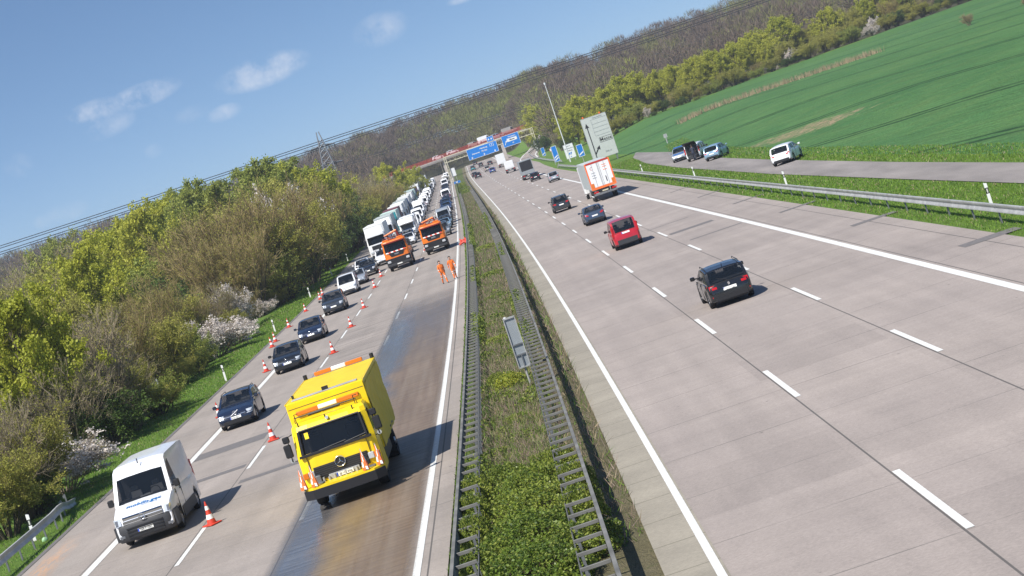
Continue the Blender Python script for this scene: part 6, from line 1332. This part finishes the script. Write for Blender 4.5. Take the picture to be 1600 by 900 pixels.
plant(1507, 17, 302, 'C', 'standing alone in the dry strip of the field', 'lone bushes in the field', .8); plant(1600, -8, 296, 'C', 'at the right picture edge on the dry strip', 'lone bushes in the field', .8)

# far forest on the hill: reads as one mass
def forest():
    g = np.random.default_rng(5); N = 3000; y = 560+(1010-560)*g.uniform(0, 1, N)**.8; x = (g.uniform(-.33, .36, N))*y
    u = np.array([a-dxr(b) for a, b in zip(x, y)]); keep = ((np.abs(u+1) > 30) | (y > 885)) & ~((y < 640) & (u > 0) & (x > 20) & (y < 560+.1*x)); x, y, u = x[keep], y[keep], u[keep]; ye = g.uniform(848, 985, 420); ue = g.uniform(-46, 46, 420); x = np.concatenate([x, ue+np.array([dxr(b) for b in ye])]); y = np.concatenate([y, ye]); u = np.concatenate([u, ue]); n = len(x)
    z = np.array([gz(a, b) for a, b in zip(u, y)]); H = g.uniform(10, 15.5, n); W_ = g.uniform(3.2, 5.2, n); K = 300
    i = np.repeat(np.arange(n), K); m = len(i); th = g.uniform(0, 2*np.pi, m); cz = g.uniform(-1, 1, m); rr = np.sqrt(1-cz**2)*g.uniform(.55, 1.05, m)
    p = np.stack([x[i]+np.cos(th)*rr*W_[i], y[i]+np.sin(th)*rr*W_[i], z[i]+H[i]*(.62+.36*cz)], 1)
    d = unit(np.stack([np.cos(th)*rr, np.sin(th)*rr, cz*.5+.75], 1)+g.normal(size=(m, 3))*.35); l = g.uniform(.8, 2.2, m); V, F = strips(p, d, l, g.uniform(.08, .24, m), np.full(m, .03), g)
    km = np.where(g.uniform(0, 1, n) < .82, 0, 1); pat = np.sin(x*.045+1.3)+np.sin(y*.05+x*.02)+g.normal(size=n)*.55; km[pat > 1.15] = 1; km[(pat > 1.55) & (g.uniform(0, 1, n) < .5)] = 3; mi = km[i]
    tb = np.stack([x, y, z-.5], 1)[::3]; n3 = len(tb); tV, tF = strips(tb, np.tile([0, 0, 1.0], (n3, 1)), H[::3]*.75, np.full(n3, .36), np.full(n3, .18), g)
    V = np.concatenate([V, tV]); F = np.concatenate([F, tF+len(p)*4]); mi = np.concatenate([mi, np.full(n3, 2)])
    o = bpy.data.objects.new('forest', npmesh('forest', V, F, [MATS['wood_plum'], MATS['wood_olive'], MATS['wood_pale'], MATS['wood_fresh']], mi)); col.objects.link(o); o['kind'] = 'stuff'; tag(o, 'brown leafless forest covering the far hill', 'forest')
forest()
# grass blades on the verges and dry growth in the median
def blades(name, regions, mats, probs, hmin, hmax, wd, label, lean=.5):
    g = np.random.default_rng(len(name)); Pp = []; 
    for (ua, ub, ya, yb, den) in regions:
        y0 = ya
        while y0 < yb:
            y1 = min(yb, y0+6); A = (pw(0, [(0, 0)]) + (ub((y0+y1)/2) if callable(ub) else ub)-(ua((y0+y1)/2) if callable(ua) else ua))*(y1-y0); n = int(max(0, A)*den*min(1, (75/(y0+1))**1.1)); yy = g.uniform(y0, y1, n); a = ua((y0+y1)/2) if callable(ua) else ua; b_ = ub((y0+y1)/2) if callable(ub) else ub
            uu = g.uniform(a, b_, n)
            for q, r_ in zip(uu, yy): Pp.append((q+dxr(r_), r_, gz(q, r_)-.02))
            y0 = y1
    p = np.array(Pp); n = len(p); d = unit(np.stack([g.normal(size=n)*lean, g.normal(size=n)*lean, np.ones(n)], 1)); l = g.uniform(hmin, hmax, n)*(.6+.5*np.clip(p[:, 1]/150, 0, 1.5)); w_ = wd*np.clip(p[:, 1]/75, .8, 3)*g.uniform(.6, 1.4, n)
    V, F = strips(p, d, l, w_, w_*.15, g); o = bpy.data.objects.new(name, npmesh(name, V, F, [MATS[m] for m in mats], g.choice(len(mats), n, p=probs))); col.objects.link(o); o['kind'] = 'stuff'; tag(o, label, 'grass')
leaf_mat('blade_green', (.11, .22, .022), (.20, .32, .04), .3); leaf_mat('blade_deep', (.07, .14, .018), (.115, .19, .026), .25); leaf_mat('blade_dry', (.26, .2, .125), (.34, .27, .17), .1); leaf_mat('blade_mauve', (.21, .155, .13), (.27, .2, .17), .1); leaf_mat('crop_blade', (.04, .13, .035), (.065, .165, .045), .15)
blades('verge_grass', [(-24.5, -19.5, 60, 330, 95), (lambda y: re(y)+.1, lambda y: pw(y, SR0)-.1, 55, 300, 95), (lambda y: pw(y, SR1)+.1, lambda y: pw(y, SR1)+3.2, 80, 300, 80), (-3.72, -3.3, 40, 300, 130), ], ['blade_green', 'blade_deep', 'blade_dry'], [.66, .26, .08], .06, .16, .026, 'green grass growing on the motorway verges')
blades('reed_strip', [(37+i*1.6, 39.4+i*1.6, 344-i*1.1+(i % 3), 352-i*1.1+(i % 2)*2, 26) for i in range(20)], ['blade_dry'], [1], .35, .8, .03, 'pale dry reeds standing in a strip across the field', .2)
blades('dry_growth', [(-2.6, -.95, 50, 420, 330), (-3.2, -.3, 46, 420, 90), (-.2, .64, 40, 300, 40)], ['blade_dry', 'blade_mauve', 'blade_deep', 'blade_green'], [.26, .36, .24, .14], .15, .5, .022, 'brown dry grass and stalks filling the median', .7)
def cover():
    g = np.random.default_rng(9); V = []; n0 = 0; pts = []
    for (u0, y0, ru, ry, n, h) in CV:
        a = g.uniform(0, 2*np.pi, n); r = np.sqrt(g.uniform(0, 1, n)); uu = u0+np.cos(a)*r*ru; yy = y0+np.sin(a)*r*ry
        for q, w_, rr in zip(uu, yy, r): pts.append((q+dxr(w_), w_, gz(q, w_)+h*(1-rr**2*.8)*g.uniform(.4, 1.0)))
    return np.array(pts), g
CV = []
for (u_, ya_, yb_) in ((-2.95, 52.5, 55), (-2.95, 92, 104), (-3.0, 132, 150), (-2.9, 185, 240), (-.6, 84, 92), (-.55, 103, 112), (-.5, 150, 170), (-.6, 205, 260)):
    yy_ = ya_
    while yy_ < yb_: CV.append((u_, yy_, .5, .9*(yy_/70)**.6, 650, .78)); yy_ += 1.2*(yy_/70)**.6
gg = np.random.default_rng(3); y = 56
while y < 560:
    s = y/70; nn = int(700/s**.5)
    if gg.uniform() < .95: CV.append((gg.uniform(-2.9, -.5), y, gg.uniform(.35, .9), gg.uniform(.6, 2.2)*s**.6, nn, gg.uniform(.15, .4)))
    y += gg.uniform(1.0, 2.6)*s**.55
p, g = cover(); V, F = leaves(p, .07*1.0, g, .6); V = V.reshape(-1, 4, 3); c_ = V.mean(1, keepdims=True); V = (c_+(V-c_)*np.clip(p[:, 1]/70, .9, 4)[:, None, None]**.75).reshape(-1, 3)
o = bpy.data.objects.new('ground_cover', npmesh('ground_cover', V, F, [MATS['leaf_bush'], MATS['leaf_green'], MATS['leaf_dark']], g.choice(3, len(F), p=[.5, .25, .25]))); col.objects.link(o); o['kind'] = 'stuff'; tag(o, 'low green weeds creeping over the median', 'weeds')
# leafy bushes of the median, each a plant
def mound(seed, rx, ry, h, n, ls, mats, pr):
    g = np.random.default_rng(seed); a = g.uniform(0, 2*np.pi, n); cz = g.uniform(0, 1, n)**.8; rr = np.sqrt(1-cz**2); k = g.uniform(.72, 1.04, n)+.10*np.sin(a*5+cz*7+seed)
    p = np.stack([np.cos(a)*rr*rx*k, np.sin(a)*rr*ry*k, cz*h*k], 1); V, F = leaves(p, ls, g, .55); fo = npmesh('foliage', V, F, [MATS[m] for m in mats], g.choice(len(mats), n, p=pr))
    m = 260; a = g.uniform(0, 2*np.pi, m); e = g.uniform(.3, 1.3, m); V, F = strips(np.stack([np.cos(a)*.15*rx, np.sin(a)*.15*ry, np.zeros(m)], 1), np.stack([np.cos(a)*np.cos(e), np.sin(a)*np.cos(e), np.sin(e)], 1), g.uniform(.5, .95, m)*h*1.1, np.full(m, .022), np.full(m, .008), g)
    return fo, npmesh('stems', V, F, [MATS['twig_dark']])
MB_ = [mound(1, 1.0, 1.7, .85, 9000, .062, ['leaf_bush', 'leaf_green', 'leaf_dark'], [.62, .2, .18]), mound(2, .8, 1.3, .75, 7000, .062, ['leaf_bush', 'leaf_green', 'leaf_dark'], [.55, .25, .2]), mound(3, .7, 1.1, .6, 4200, .06, ['leaf_yellow', 'leaf_bush'], [.55, .45]), mound(4, .7, .9, .35, 3000, .07, ['leaf_green', 'leaf_bush'], [.6, .4])]
MLB = [(-1.7, 42.4, 0, 1.1, 1.0, 'leafy bush cut by the lower picture edge in mid median'), (-2.6, 41.4, 1, 1.1, .9, 'leafy bush cut by the lower picture edge beside the left rail'), (-.7, 40.6, 1, 1.1, .9, 'leafy bush cut by the lower picture edge beside the right rail'), (-1.7, 39, 0, 1.1, 1, 'leafy bush just outside the lower picture edge'), (-2.2, 52.0, 1, .8, .75, 'leafy bush tip reaching up between the two median barriers'), (-2.95, 50.2, 1, .75, 1.05, 'leafy green bush growing through the left median barrier'), (-1.5, 48.4, 0, 1.05, 1.0, 'broad leafy bush filling the median at the lower picture edge, rear half'), (-.75, 51.0, 1, .75, .95, 'leafy bush under the right median barrier beside the dry stalks'), (-1.5, 45.6, 0, 1.1, .95, 'broad leafy bush at the lower picture edge, front half'), (-3.0, 47.6, 1, .6, 1.05, 'leafy bush below the lowest visible bar of the left barrier'), (-2.95, 44.3, 1, .6, 1.15, 'leafy bush at the bottom edge inside the left barrier'), (-.5, 47.6, 1, .7, 1.0, 'leafy bush around the lower bars of the right median barrier'), (-.5, 44.0, 1, .75, 1.05, 'leafy bush at the bottom edge beside the right barrier'), (-1.75, 72.5, 2, .95, 1, 'rounded yellow green bush left of the grey median sign post'), (-2.2, 74.5, 1, .6, .7, 'small dark green bush behind the rounded yellow green one'), (-2.0, 91, 3, 1.1, 1, 'bright green weed clump behind the grey median sign'), (-1.7, 139, 3, 1.6, 1.3, 'bright green weed clump across the median level with the workers'), (-2.0, 118, 3, 1.2, .9, 'green weed clump between the median sign and the workers'), (-1.7, 63.5, 3, .8, .7, 'deep green weed patch in the brown median growth'), (-1.3, 54.2, 3, .6, .6, 'small deep green weed patch just above the leafy bush'), (-1.6, 178, 3, 2.0, 1.5, 'long green weed clump in the median level with the crane trucks')]
for (u, y, k, s, sz, l) in MLB:
    t = tag(empty('median_bush', P(u, y, -.03), rnd.uniform(-.3, .3)), l, 'bush', 'bushes in the median'); t.scale = (s, s*(1+max(0, y-80)/60), sz); inst(MB_[k][0], 'foliage', t); inst(MB_[k][1], 'stems', t)
# ------------------------------------------------------------------ haze over the whole place
hz = MB(); hz.box(-1700, 1700, -30, 3050, -14, 75, 'haze')
hm = bpy.data.materials.new('haze'); hm.use_nodes = True; t_ = hm.node_tree; t_.nodes.clear(); MATS['haze'] = hm
mo = t_.nodes.new('ShaderNodeOutputMaterial'); pv = t_.nodes.new('ShaderNodeVolumePrincipled'); pv.inputs['Density'].default_value = .00022; pv.inputs['Color'].default_value = (.86, .92, 1, 1); pv.inputs['Anisotropy'].default_value = .3
t_.links.new(pv.outputs[0], mo.inputs['Volume']); o = hz.build('haze', None, 0); o['kind'] = 'stuff'; tag(o, 'thin spring haze in the air over the motorway', 'haze')
scn.cycles.volume_bounces = 0; scn.cycles.volume_max_steps = 64
